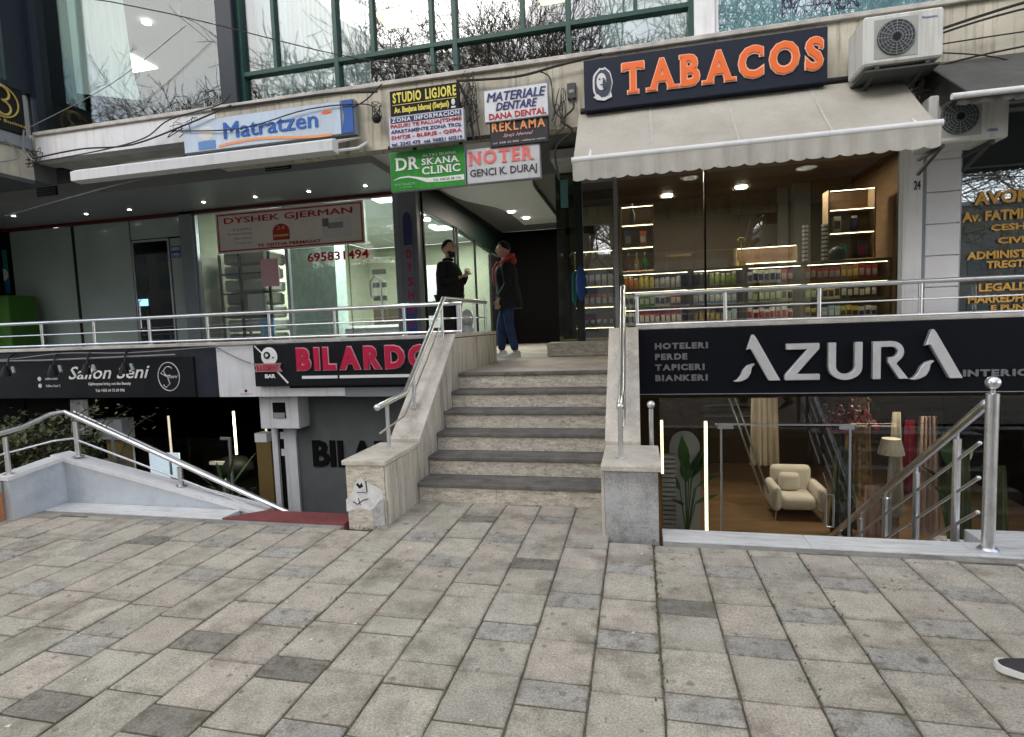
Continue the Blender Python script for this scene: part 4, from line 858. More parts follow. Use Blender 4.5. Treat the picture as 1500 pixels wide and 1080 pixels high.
rounded([(1.44, zt), (1.74, zt), (1.74, zt-.055), (1.535, zb+.06), (1.745, zb+.06), (1.745, zb), (1.425, zb), (1.425, zb+.05), (1.63, zt-.06), (1.44, zt-.06)], 5.87, 5.925)
def U(x0, x1, w):
    o = [(x0, zt), (x0, zb+.12)]+[((x0+x1)/2-(x1-x0)/2*math.cos(i*math.pi/12), zb+.12-.125*math.sin(i*math.pi/12)) for i in range(1, 12)]+[(x1, zb+.12), (x1, zt), (x1-w, zt), (x1-w, zb+.13)]+[((x0+x1)/2+((x1-x0)/2-w)*math.cos(i*math.pi/12), zb+.13-.075*math.sin(i*math.pi/12)) for i in range(1, 12)]+[(x0+w, zb+.13), (x0+w, zt)]
    rounded(o, 5.87, 5.925)
U(1.82, 2.12, .068)
ro = [(2.21, zb), (2.21, zt), (2.37, zt)]+[(2.37+.105*math.sin(i*math.pi/10), zt-.105+.105*math.cos(i*math.pi/10)) for i in range(1, 9)]+[(2.41, zt-.215), (2.515, zb), (2.435, zb), (2.345, zt-.215), (2.34, zt-.205), (2.34, zt-.155), (2.37, zt-.155)]+[(2.37+.05*math.sin(i*math.pi/8), zt-.105-.05*math.cos(i*math.pi/8)) for i in range(1, 8)]+[(2.37, zt-.055), (2.278, zt-.055), (2.278, zb)]
rounded(ro, 5.87, 5.925)
for i, s_ in enumerate(('HOTELERI', 'PERDE', 'TAPICERI', 'BIANKERI')):
    x1 = (.705, .50, .67, .70)[i]; z = 1.265-i*.112; letters(s_, .175, z, x1, z+.065, 5.925, 'grey_t', t, bold=.05, depth=.012, gap=.1, joined=True)
letters('INTERIOR DESIGN', 2.985, .935, 4.15, 1.0, 5.925, 'grey_t', t, bold=.05, depth=.012, gap=.1, joined=True)
# window sticker
t = thing('mattress_sticker', 'large translucent red framed poster reading DYSHEK GJERMAN stuck on the mattress shop window', 'poster', (-6.1, 8.95, 3.1))
B = MB(); px0, px1, pz0, pz1 = -7.60, -4.60, 3.10, 3.84
box('sheet', mat('poster sheet', (.78, .72, .66), .45, var=.05), px0, px1, 8.962, 8.966, pz0, pz1, t, bevel=0)
for a in ((px0+.03, px1-.03, pz1-.055, pz1-.03), (px0+.03, px1-.03, pz0+.03, pz0+.055), (px0+.03, px0+.055, pz0+.056, pz1-.056), (px1-.055, px1-.03, pz0+.056, pz1-.056)): box('border', 'red2', a[0], a[1], 8.958, 8.961, a[2], a[3], t)
text('DYSHEK GJERMAN', -7.42, 3.60, -4.82, 3.74, 8.959, 'red2', t, bold=.0, depth=.003, dup=.012)
text('TE GJITHA PERMASAT', -6.75, 3.16, -5.45, 3.23, 8.959, 'red2', t, bold=.03, depth=.003)
for i, s_ in enumerate(('Lateks', 'Pocket Spring', 'Memory', 'Topper')): text(s_, -7.35+.12*(i != 1), 3.50-i*.085, -6.85, 3.545-i*.085, 8.959, 'grey_l', t, depth=.003)
B = MB(); B.prism([(-6.24+.17*math.cos(i*math.pi/10), 3.42+.14*math.sin(i*math.pi/10)) for i in range(11)]+[(-6.41, 3.27), (-6.07, 3.27)], 8.957, 8.961, 'y'); B.build('emblem', 'red2', t); text('24', -6.32, 3.45, -6.16, 3.52, 8.956, 'goldsh', t, depth=.002); box('emblem_band', 'goldsh', -6.39, -6.09, 8.954, 8.956, 3.33, 3.37, t)
box('photo', 'offwhite', -5.42, -4.84, 8.957, 8.961, 3.24, 3.58, t); box('photo_bed', 'grey_l', -5.30, -5.0, 8.953, 8.956, 3.40, 3.50, t); box('photo_shade', flat('brownish', (.2, .16, .14)), -5.40, -5.28, 8.953, 8.956, 3.44, 3.58, t)
o = text('695831494', -5.75, 2.84, -4.55, 3.0, 8.97, 'red2', None, name='phone_number', depth=.003, bold=.02); single(o, 'red phone number in large digits on the mattress shop window', 'lettering')
o = box('window_notice', 'pink', -6.72, -6.35, 8.965, 8.975, 2.45, 2.95); single(o, 'small red edged paper notice on the glass under the DYSHEK GJERMAN poster', 'notice')
# left edge poster, green box
t = thing('wall_poster', 'teal and blue wall poster at the far left edge above the ac unit', 'poster', (-12.9, 8.8, 2.6))
box('sheet', 'teal', -13.6, -12.62, 8.90, 8.92, 2.62, 3.5, t); box('sheet', 'blue', -13.6, -12.62, 8.895, 8.899, 2.62, 2.95, t); blob_ = MB(); blob(blob_, -12.75, 3.0, .16, .13, 8.89); blob_.build('print', 'offwhite', t)
B = MB(); B.box(-12.5, -11.85, 8.3, 8.85, ZL, 2.52); o = B.build('storage_box', mat('bright green panel', (.05, .15, .025), .5), bevel=.02); single(o, 'tall bright green cabinet behind the terrace railing at the far left', 'cabinet')

# ================================================================== AWNINGS
def scallop(x0, x1, y, zt, zb, n, amp):
    top = [(x0, zt), (x1, zt)]; k = n*8
    low = [(x1-(x1-x0)*i/k, zb+amp*(1-abs(math.sin(math.pi*i/8)))**2) for i in range(k+1)]
    B = MB(); cols_ = k
    for i in range(k):
        xa, xb = x1-(x1-x0)*i/k, x1-(x1-x0)*(i+1)/k
        za = zb+amp*(1-abs(math.sin(math.pi*i/8)))**1.5; zb2 = zb+amp*(1-abs(math.sin(math.pi*(i+1)/8)))**1.5
        ya = y+.012*math.sin(i*.5); yb = y+.012*math.sin((i+1)*.5)
        B.poly([(xa, ya, za), (xb, yb, zb2), (xb, y, zt), (xa, y, zt)])
    return B
t = thing('awning', 'large beige canvas awning with scalloped valance over the tobacco kiosk', 'awning', (.9, 5.5, 3.1))
B = MB(); nx, ny = 36, 6
for i in range(nx+1):
    for j in range(ny+1):
        u, v = i/nx, j/ny; B.v.append((-.53+2.93*u+(-.02+.0*v), 5.93-.73*v, 3.735-.69*v-.025*math.sin(math.pi*v)*(1+.5*math.sin(u*23))))
for i in range(nx):
    for j in range(ny): a = i*(ny+1)+j; B.face([a, a+ny+1, a+ny+2, a+1])
c_ = B.build('canvas', 'awning', t, smooth=True)
for u in (.24, .49, .74):
    B = MB()
    for j in range(ny):
        q = []
        for uu, v in ((u, j/ny), (u+.006, j/ny), (u+.006, (j+1)/ny), (u, (j+1)/ny)): q.append((-.53+2.93*uu-.02, 5.928-.73*v, 3.739-.69*v-.025*math.sin(math.pi*v)*(1+.5*math.sin(uu*23))))
        B.poly(q)
    B.build('canvas_seam', 'awning_val', t)
B = MB(); B.tube([(-.56, 5.19, 3.055), (2.40, 5.19, 3.055)], .030, 14); B.build('front_bar', 'white_bar', t, smooth=True)
scallop(-.55, 2.385, 5.17, 3.035, 2.862, 24, .016).build('valance', 'awning_val', t)
for x in (-.40, 2.25): B = MB(); B.tube([(x, 5.95, 3.52), (x, 5.55, 3.30), (x, 5.22, 3.05)], .018, 8); B.build('arm', 'white_bar', t)
B = MB(); B.tube([(-.53, 5.93, 3.745), (2.40, 5.93, 3.745)], .035, 10); B.build('roller_tube', 'black', t)
t = thing('awning', 'folded white cassette awning below the Matratzen light box', 'awning', (-4.6, 5.4, 3.4))
B = MB(); B.prism([(5.18, 3.40), (5.18, 3.50), (5.24, 3.535), (5.30, 3.53), (5.30, 3.39)], -6.27, -2.96, 'x'); B.build('front_bar', 'white_bar', t)
B = MB(); B.prism([(5.301, 3.50), (5.93, 3.76), (5.93, 3.775), (5.301, 3.525)], -5.35, -3.0, 'x'); B.build('canvas', 'awning_val', t)
B = MB(); B.prism([(5.301, 3.50), (5.93, 3.80), (5.93, 3.815), (5.301, 3.525)], -6.2, -5.36, 'x'); B.build('canvas', 'awning_dark', t)
for (xa, xb) in ((-5.9, -5.2), (-3.1, -2.85)): B = MB(); B.tube([(xa, 5.28, 3.42), (xb, 5.5, 3.50), (xa+.15, 5.93, 3.70)], .016, 8); B.build('arm', 'white_bar', t)
t = thing('awning', 'dark grey awning with a white bar over the lettered office window at the right edge', 'awning', (3.4, 5.5, 3.3))
B = MB(); B.prism([(5.93, 3.80), (5.20, 3.26), (5.21, 3.245), (5.94, 3.785)], 2.60, 6.6, 'x'); B.build('canvas', 'awning_dark', t)
B = MB(); B.tube([(2.46, 5.19, 3.25), (6.7, 5.19, 3.25)], .024, 12); B.build('front_bar', 'white_bar', t, smooth=True)
scallop(2.5, 6.7, 5.20, 3.235, 3.175, 44, .015).build('valance', 'awning_dark', t)
B = MB(); B.prism([(5.93, 3.82), (5.20, 3.28), (5.93, 3.35)], 2.56, 2.575, 'x'); B.build('side_plate', 'black', t)

# ================================================================== AC UNITS
def ac(x0, x1, z0, z1, y0, y1, label, fan_r=.19, fx=.40, brk=True):
    t = thing('ac_unit', label, 'ac unit', ((x0+x1)/2, y1, z0), 'outdoor ac units'); w = x1-x0; h = z1-z0
    box('casing', 'ac_white', x0, x1, y0, y1, z0, z1, t, bevel=.015)
    cx, cz = x0+w*fx, (z0+z1)/2; r = fan_r
    q = .022
    box('fan_panel', mat('fan panel', (.36, .37, .35), .5) if 'fan panel' not in bpy.data.materials else bpy.data.materials['fan panel'], cx-r-.02, cx+r+.02, y0-.004, y0-.0005, cz-r-.015, cz+r+.015, t, bevel=.001)
    B = MB(); B.lathe((cx, y0-.012, cz), [(r, 0), (r, .006)], 28, 'y'); B.build('fan_opening', 'ac_dark', t)
    B = MB()
    for k in range(1, 7): rr = r*k/6.3; B.tube([(cx+rr*math.cos(2*math.pi*i/24), y0-.02, cz+rr*math.sin(2*math.pi*i/24)) for i in range(25)], .0028, 4, False)
    for k in range(8): a = math.pi*k/8; B.tube([(cx-r*math.cos(a), y0-.022, cz-r*math.sin(a)), (cx+r*math.cos(a), y0-.022, cz+r*math.sin(a))], .0028, 4)
    B.build('fan_grille', 'alu_grey', t); B = MB(); B.lathe((cx, y0-.028, cz), [(.03, 0), (.03, .01)], 14, 'y'); B.build('fan_hub', 'black', t)
    if brk:
        for x in (x0+.1, x1-.12): B = MB(); B.box(x, x+.03, y0+.02, y1+.12, z0-.03, z0-.002); B.prism([(y0+.05, z0-.03), (y1+.12, z0-.16), (y1+.12, z0-.13), (y0+.08, z0-.03)], x, x+.03, 'x'); B.build('bracket', 'ac_dark', t)
    return t
a1 = ac(1.93, 2.53, 3.68, 4.08, 5.48, 5.84, 'white ac unit mounted high at the right end of the TABACOS sign', .145, .41)
text('Panasonic', 2.37, 4.00, 2.48, 4.02, 5.478, 'blue', a1, depth=.002)
box('drip_tray', 'ac_dark', 1.95, 2.52, 5.50, 5.93, 3.63, 3.645, a1)
a2 = ac(2.49, 3.08, 3.00, 3.41, 5.60, 5.93, 'lower white ac unit half under the dark grey awning', .145, .38)
text('GREE', 2.92, 3.06, 3.0, 3.085, 5.598, 'blue', a2, depth=.002)
a3 = ac(-13.4, -12.48, 1.72, 2.45, 8.40, 8.75, 'grey ac unit standing on the terrace beside the green cabinet at the left edge', .28, .55, False)
t = thing('meter_box', 'small dark wall box on the cream cornice left of the TABACOS sign', 'box', (-.61, 5.95, 3.9))
box('case', 'ac_dark', -.665, -.575, 5.92, 5.968, 3.895, 4.05, t, bevel=.004); box('label', 'grey_l', -.645, -.595, 5.915, 5.919, 3.95, 3.98, t)

# ================================================================== CABLES
def sag(a, b, s, n=10, j=.0):
    a, b = Vector(a), Vector(b); out = []
    for i in range(n+1):
        t = i/n; p = a.lerp(b, t); p.z -= s*4*t*(1-t); p += Vector((random.uniform(-j, j), random.uniform(-j, j)*.5, random.uniform(-j, j)))*(0 if i in (0, n) else 1); out.append(p)
    return out
CB = [  # (points, radius, material, label)
 ([(-7.7, 5.80, 3.95), (-6.9, 5.86, 4.02), (-6.1, 5.86, 3.99), (-5.2, 5.80, 4.12), (-4.6, 5.82, 4.27)], .010, 'cable', 'black cable climbing the white cladding left of the Matratzen light box'),
 ([(-7.72, 5.80, 3.90), (-6.6, 5.86, 3.97), (-5.9, 5.86, 4.05), (-5.5, 5.85, 4.22), (-4.8, 5.84, 4.30), (-4.65, 5.88, 4.42)], .008, 'cable', 'thin black cable rising to the dark pillar foot'),
 ([(-5.5, 5.83, 4.08), (-4.5, 5.81, 3.99), (-3.6, 5.81, 4.10), (-2.9, 5.83, 4.08), (-2.75, 5.8, 3.95)], .007, 'cable', 'black cable drooping across the face of the Matratzen light box'),
 ([(-4.9, 5.86, 4.27), (-4.0, 5.83, 4.25), (-3.3, 5.82, 4.24), (-2.75, 5.84, 4.20)], .014, 'cable', 'thick black cable bundle over the top of the Matratzen light box'),
 ([(-3.1, 5.85, 4.06), (-2.9, 5.85, 4.13), (-2.7, 5.86, 4.28)], .008, 'cable', 'short black cable left of the STUDIO LIGJORE sign'),
 ([(-1.85, 5.9, 4.22), (-1.2, 5.88, 4.17), (-.75, 5.88, 4.22), (-.3, 5.88, 4.27)], .013, 'cable', 'black cable bundle under the sill above the dental sign'),
 ([(-1.83, 5.9, 4.2), (-1.74, 5.88, 4.0), (-1.70, 5.87, 3.8), (-1.68, 5.88, 3.58)], .016, 'cable', 'thick dark cable hanging between the two sign columns'),
 ([(-1.80, 5.9, 4.1), (-1.66, 5.88, 3.95), (-1.62, 5.87, 3.7), (-1.60, 5.88, 3.55)], .008, 'cable', 'thin dark cable hanging beside the REKLAMA sign'),
 ([(-.95, 5.9, 4.2), (-.83, 5.88, 4.1), (-.80, 5.87, 3.8), (-.70, 5.9, 3.62), (-.9, 5.9, 3.5)], .007, 'cable', 'curled black cable right of the dental sign'),
 ([(-.62, 5.9, 3.89), (-.60, 5.88, 3.78), (-.72, 5.86, 3.66), (-.62, 5.88, 3.55), (-.80, 5.9, 3.40), (-.78, 5.95, 3.1)], .012, 'cable', 'black cable dropping from the meter box to the kiosk corner'),
 ([(2.50, 5.80, 4.0), (3.4, 5.75, 4.16), (4.6, 5.7, 4.24)], .012, 'cable', 'topmost black cable running right from the high ac unit'),
 ([(2.50, 5.80, 3.96), (3.2, 5.75, 4.08), (4.6, 5.7, 4.18)], .009, 'cable', 'second black cable running right from the high ac unit'),
 ([(2.50, 5.80, 3.90), (3.3, 5.75, 3.90), (4.6, 5.7, 3.88)], .006, 'cable', 'thin cable slanting slightly down right of the high ac unit'),
 ([(2.50, 5.80, 3.86), (3.0, 5.8, 3.76), (3.4, 5.8, 3.60)], .006, 'cable', 'thin cable slanting steeply down towards the dark awning'),
 ([(2.45, 5.9, 3.72), (3.1, 5.85, 3.80), (4.5, 5.85, 3.90)], .008, 'cable', 'black cable along the top of the dark awning'),
 ([(2.42, 5.8, 3.70), (2.50, 5.75, 3.60), (2.46, 5.75, 3.45), (2.55, 5.75, 3.3), (2.50, 5.8, 3.1)], .014, 'cable', 'black pipe bundle between the beige awning and the lower ac unit'),
 ([(2.40, 5.85, 3.66), (2.60, 5.75, 3.66), (2.62, 5.75, 3.5), (2.48, 5.75, 3.52)], .010, 'cable', 'looped black hose above the lower ac unit'),
 ([(-7.75, 5.6, 4.15), (-7.7, 5.7, 3.95), (-7.9, 5.3, 3.80), (-7.82, 4.9, 3.85)], .009, 'cable_grey', 'grey cable loop at the corner of the left wing'),
 ([(-7.76, 5.85, 4.35), (-7.74, 5.8, 4.1), (-7.6, 5.8, 3.93)], .012, 'cable_grey', 'grey conduit bend at the corner of the left wing'),
 ([(-9.5, 5.95, 1.40), (-8.6, 5.92, 1.36), (-7.6, 5.93, 1.42), (-6.5, 5.93, 1.40), (-5.3, 5.93, 1.44), (-4.6, 5.95, 1.46)], .008, 'cable_grey', 'grey cable strung under the terrace coping over the salon fascia'),
 ([(-5.2, 5.96, 1.44), (-4.9, 5.95, 1.30), (-4.7, 5.95, 1.22)], .007, 'cable_grey', 'grey cable crossing the white panel beside the BILARDO sign'),
 ([(-8.3, 5.9, 3.3), (-6.5, 6.4, 3.75), (-5.0, 6.6, 3.85)], .008, 'cable_grey', 'thin grey cable strung below the soffit at the left'),
 ([(-9.5, 3.0, 4.9), (-6, 4.9, 5.25), (-3.0, 5.92, 4.62), (-1.5, 5.95, 4.37)], .006, 'cable', 'thin overhead wire crossing in front of the upper window'),
 ([(-7.6, 5.8, 4.35), (-6.3, 5.85, 4.75), (-5.2, 5.9, 5.3)], .005, 'cable_grey', 'pale thin wire rising across the big upper window'),
]
def smooth_path(pts, n=6):
    P_ = [Vector(p) for p in pts]; out = []
    for i in range(len(P_)-1):
        p0, p1, p2, p3 = P_[max(i-1, 0)], P_[i], P_[i+1], P_[min(i+2, len(P_)-1)]
        for k in range(n):
            t = k/n; out.append(.5*((2*p1)+(-p0+p2)*t+(2*p0-5*p1+4*p2-p3)*t*t+(-p0+3*p1-3*p2+p3)*t**3))
    return out+[P_[-1]]
for pts, r, m_, lab in CB:
    single(MB().tube(smooth_path(pts), r, 6).build('cable', m_, None, smooth=True, loc=pts[0]), lab, 'cable', 'cables on the facade')
# tangle of thin wires, nobody could count them
B = MB()
for cx, cz, w_, h_, n in ((-1.72, 4.0, .12, .3, 14), (2.5, 3.62, .12, .12, 14), (-.75, 3.75, .08, .25, 7), (-2.78, 4.0, .06, .12, 8), (-7.65, 4.0, .12, .14, 10), (-5.3, 4.1, .25, .12, 7)):
    for k in range(n):
        pts = [(cx+random.uniform(-w_, w_), 5.9-random.uniform(0, .07), cz+random.uniform(-h_, h_)) for _ in range(4)]
        B.tube(smooth_path(pts, 5), random.uniform(.0025, .005), 4)
o = B.build('wire_tangle', 'cable', kind='stuff'); o['label'] = 'tangle of thin black wires on the cornice'
B = MB(); B.ball((-2.78, 5.85, 3.92), .055, 12, (1, .7, 1)); single(B.build('cable_coil', 'black', loc=(-2.78, 5.85, 3.92)), 'black round junction knob left of the information sign', 'junction box')

# downlights over the mattress shop and the grey shop
dl = [(-11.2, 8.1), (-9.95, 8.45), (-8.97, 8.45), (-7.38, 8.45), (-6.34, 8.45), (-5.31, 8.45), (-4.28, 8.45)]
names = ['leftmost small soffit spot, near the left wing', 'small soffit spot over the frosted panels, second from the left', 'small soffit spot over the dark glass door', 'small soffit spot over the left end of the mattress window', 'small soffit spot over the word DYSHEK of the poster', 'small soffit spot over the word GJERMAN of the poster', 'rightmost small soffit spot, beside the grey pier']
for (x, y), nm in zip(dl, names):
    B = MB(); B.lathe((x, y, 3.922), [(.026, 0), (.028, .006)], 12); single(B.build('downlight', 'lampw', loc=(x, y, 3.922)), nm, 'downlight', 'soffit spots above the left shops')
for (x, y, nm) in ((.60, 11.2, 'left round ceiling light inside the tobacco kiosk'), (1.9, 11.0, 'right round ceiling light inside the tobacco kiosk')):
    B = MB(); B.lathe((x, y, 3.93), [(.10, 0), (.105, .018)], 20); single(B.build('downlight', emis('kiosk lamp', (1, .88, .66), 26), loc=(x, y, 3.93)), nm, 'downlight')
for (x, y, nm) in ((-5.4, 7.0, 'left'), (-4.9, 7.05, 'middle'), (-4.4, 7.1, 'right')): pass
for (x, y, nm) in ((-8.97, 8.33, 'left one of the three round lamps behind the big upper window'), (-8.12, 8.31, 'middle one of the three round lamps behind the big upper window'), (-7.31, 8.34, 'right one of the three round lamps behind the big upper window')):
    B = MB(); B.lathe((x, y, 6.975), [(.07, 0), (.07, .02)], 16); single(B.build('downlight', 'lampw', loc=(x, y, 6.975)), nm, 'downlight', 'lamps in the left office')
for (x0, x1, y0, y1, m_, nm) in ((-9.9, -9.3, 9.1, 9.7, 'panelw', 'white square ceiling panel behind the big upper left window'), (-4.3, -3.77, 9.15, 9.68, 'panely', 'warm yellow square ceiling panel behind the green framed windows'), (-1.5, -1.0, 9.3, 9.75, 'panely', 'warm ceiling panel behind the green framed windows at the top edge')):
    single(box('ceiling_light', m_, x0, x1, y0, y1, 6.98, 7.0), nm, 'ceiling light')
B = MB(); B.lathe((-6.9, 8.2, 5.9), [(.02, 1.1), (.02, .25), (.3, .05), (.1, 0)], 12); single(B.build('hanging_fixture', 'white', loc=(-6.9, 8.2, 5.9)), 'white hanging fixture behind the big upper left window', 'lamp')

def lamp(name, loc, e, size, col=(1, .9, .75), par=None):
    d = bpy.data.lights.new(name, 'AREA'); d.energy = e; d.size = size; d.shape = 'DISK'; d.color = col
    o = bpy.data.objects.new(name, d); COL.objects.link(o); o.location = loc; return o
lamp('kiosk_lamp_and_fill', (.60, 11.2, 3.92), 10, .3); lamp('kiosk_lamp_and_fill', (1.9, 11.0, 3.92), 10, .3); lamp('kiosk_lamp_and_fill', (.9, 9.85, 3.92), 27, .3); lamp('kiosk_lamp_and_fill', (2.7, 9.9, 3.92), 27, .3)  # rear pair sits at the downlights, front pair is added fill for the shelves
for q in ((-4.6, 9.9), (-5.6, 12.5), (-7.0, 11.6), (-4.6, 14.5)): lamp('mattress_shop_light_and_fill', (q[0], q[1], 4.06), 60, .5, (.93, 1, .95))  # panel light, plus added fill where no ceiling panel hangs
lamp('basement_lamp_and_fill', (2.75, 6.7, .6), 2, .3, (1, .90, .76)); lamp('left_basement_lamp', (-6.05, 7.1, .3), 5, .3, (1, .9, .6)); lamp('passage_lamp', (-2.62, 11.9, 4.0), 16, .14); lamp('passage_lamp', (-2.45, 12.7, 4.0), 16, .14)  # first one is added fill for the front fabrics, no fixture there
lamp('basement_lamp_and_fill', (1.3, 8.4, .66), 5, .4, (1, .90, .76)); lamp('basement_lamp_and_fill', (2.85, 7.8, .66), 7, .4, (1, .90, .76))
# ================================================================== SHOP CONTENTS
# mattress stack on a rack
t = thing('storage_rack', 'black steel rack holding folded mattresses at the left end of the mattress window', 'rack', (-7.4, 9.6, ZL))
B = MB()
for x in (-7.95, -7.50, -6.86):
    for y in (9.35, 10.1): B.box(x, x+.04, y, y+.04, ZL+.02, 3.15)
for z in (1.5, 1.95, 2.4, 2.78): B.box(-7.949, -6.83, 9.36, 9.38, z-.03, z)
B.build('frame', 'black', t)
mats_ = [flat('matt1', (.38, .37, .30)), flat('matt2', (.22, .21, .16)), flat('matt3', (.5, .5, .44))]
labs = ['%s mattress from the bottom of the stack on the rack' % q for q in ('lowest folded', 'dark quilted second', 'pale third', 'olive fourth', 'dark fifth', 'pale sixth', 'olive seventh', 'topmost dark')]
for i in range(8):
    z = ZL+.06+i*.262; B = MB(); B.box(-7.90+random.uniform(0, .04), -6.90-random.uniform(0, .1), 9.40, 10.05, z, z+.235+random.uniform(-.02, .01)); o = B.build('mattress', mats_[i % 3], bevel=.035); single(o, labs[i], 'mattress', 'mattresses on the rack')
B = MB(); B.box(-7.35, -6.95, 9.34, 9.39, 2.02, 2.36); single(B.build('pillow', 'offwhite', bevel=.02), 'white wrapped pillow in front of the mattress rack', 'pillow')
B = MB(); B.box(-7.0, -6.7, 9.2, 9.24, 1.55, 1.88); single(B.build('price_card', 'skyb', bevel=.005), 'pale blue card standing at the foot of the mattress rack', 'card')
for i, (x0, x1, y0, y1, nm) in enumerate(((-5.65, -4.2, 9.9, 11.0, 'white mattress lying low behind the door of the mattress shop'),)):
    single(box('mattress', 'offwhite', x0, x1, y0, y1, 1.45, 1.68, bevel=.05), nm, 'mattress'); single(box('bed_base', flat('matt2', (.22, .21, .16)), x0, x1, y0, y1, ZL+.02, 1.445, bevel=.02), 'brown bed base under the white mattress', 'bed')
t = thing('display_cabinet', 'dark display cabinet against the back wall of the mattress shop', 'cabinet', (-5.8, 12, ZL))
box('body', 'wood_dark', -6.35, -5.4, 12.6, 13, ZL+.02, 2.1, t)
for i in range(3): box('chair_back', 'black', -6.3, -5.95, 12.55, 12.58, 2.3+i*.32, 2.42+i*.32, t)
def frame_chair(x, y, lab):
    t = thing('chair', lab, 'chair', (x, y, ZL))
    B = MB(); B.tube([(x-.25, y, ZL), (x-.25, y, ZL+1.0), (x+.2, y, ZL+1.05), (x+.25, y, ZL+.5), (x+.25, y, ZL)], .03, 6); B.build('frame', 'black', t); box('seat', 'wood_dark', x-.22, x+.22, y-.2, y+.2, ZL+.45, ZL+.52, t); box('backrest', 'black', x-.18, x+.15, y-.02, y+.02, ZL+.8, ZL+.95, t)
frame_chair(-4.55, 11.9, 'black framed chair on the right of the mattress shop'); frame_chair(-4.0, 10.4, 'black framed chair seen through the passage glass beside the bearded man'); frame_chair(-5.15, 12.2, 'black framed chair in the middle of the mattress shop')
single(box('wall_panel', 'offwhite', -5.3, -4.75, 13.6, 13.65, ZL+.02, 3.2), 'pale door on the back wall of the mattress shop', 'door')

# kiosk shelving with rows of packages
sh = thing('kiosk_shelf', 'long oak shelf unit with three rows of packages behind the kiosk window', 'shelf', (1.7, 9.4, 1.28))
bays = [(-.22, .80), (.86, 1.60), (1.66, 2.42), (2.48, 3.58)]
rows = [1.50, 1.79, 2.08]
box('back', 'wood', -.25, 3.62, 9.62, 9.64, 1.31, 2.36, sh)
for z in (1.50, 1.79, 2.08, 2.36): box('board', 'wood_shelf', -.25, 3.62, 9.115, 9.615, z-.05, z, sh, bevel=.002)
for a, b_ in bays: box('divider', 'wood_shelf', b_+.01, b_+.05, 9.125, 9.61, 1.36, 2.309, sh)
box('divider', 'wood_shelf', -.26, -.225, 9.125, 9.61, 1.36, 2.333, sh)
for z in (1.738, 2.028, 2.308): 
    for a, b_ in bays: box('led_strip', emis('shelf led', (1, .84, .55), 7) if 'shelf led' not in bpy.data.materials else bpy.data.materials['shelf led'], a+.02, b_-.02, 9.118, 9.126, z-.004, z, sh)
flat('p_cream', (.78, .70, .5)); flat('p_sky', (.35, .55, .75)); flat('p_lime', (.35, .5, .1)); flat('p_orange', (.8, .3, .05)); flat('p_brown', (.3, .14, .06)); flat('p_wine', (.4, .05, .08)); flat('p_silver', (.6, .62, .65))
ALT = [('p_cream', 'wood_dark'), ('p_sky', 'white'), ('p_lime', 'white'), ('p_orange', 'white'), ('p_brown', 'goldsh'), ('p_wine', 'offwhite'), ('p_silver', 'navy')]
CN = {'yellow': 'yellow', 'green': 'green', 'dred': 'dark red', 'wood_dark': 'dark brown', 'black': 'black', 'skyb': 'light blue', 'offwhite': 'off white', 'white': 'white', 'goldsh': 'golden', 'p_cream': 'cream', 'p_sky': 'sky blue', 'p_lime': 'lime', 'p_orange': 'orange', 'p_brown': 'brown', 'p_wine': 'wine red', 'p_silver': 'silver'}
def pack(kind, c1, c2):
    B = MB()
    if kind == 'jar': B.lathe((0, 0, 0), [(.035, 0), (.037, .01), (.037, .15), (.028, .175)], 10)
    elif kind == 'box': B.box(-.037, .037, -.03, .03, 0, .21)
    elif kind == 'bottle': B.lathe((0, 0, 0), [(.034, 0), (.036, .02), (.036, .16), (.014, .2), (.012, .26)], 10)
    else: B.box(-.037, .037, -.02, .02, 0, .19)
    o = B.build('package' if kind != 'bottle' else 'bottle', c1, None, smooth=kind in ('jar', 'bottle'))
    C_ = MB()
    if kind == 'jar': C_.lathe((0, 0, .176), [(.031, 0), (.031, .03)], 10)
    elif kind == 'box': C_.box(-.03, .03, -.032, -.0305, .05, .15)
    elif kind == 'bottle': C_.lathe((0, 0, .261), [(.014, 0), (.014, .03)], 8)
    else: C_.box(-.03, .03, -.022, -.0205, .05, .12)
    C_.build('lid' if kind in ('jar', 'bottle') else 'print', c2, o); o['c'] = c1
    return o
P_ = [[('jar', 'yellow', 'goldsh'), ('box', 'green', 'offwhite'), ('box', 'dred', 'white')], [('jar', 'wood_dark', 'offwhite'), ('box', 'black', 'goldsh'), ('box', 'skyb', 'white')], [('box', 'offwhite', 'navy'), ('box', 'white', 'navy'), ('box', 'offwhite', 'red')], [('bag', 'goldsh', 'wood_dark'), ('box', 'wood_dark', 'offwhite'), ('box', 'dred', 'grey_l')]]
ORD = ['first', 'second', 'third', 'fourth', 'fifth', 'sixth', 'seventh', 'eighth', 'ninth', 'tenth', 'eleventh', 'twelfth', 'thirteenth', 'fourteenth']; rn = ['bottom', 'middle', 'top']; bn = ['leftmost', 'second', 'third', 'rightmost']
desc = {'jar': 'small jar', 'box': 'small carton', 'bag': 'small pouch', 'bottle': 'bottle'}
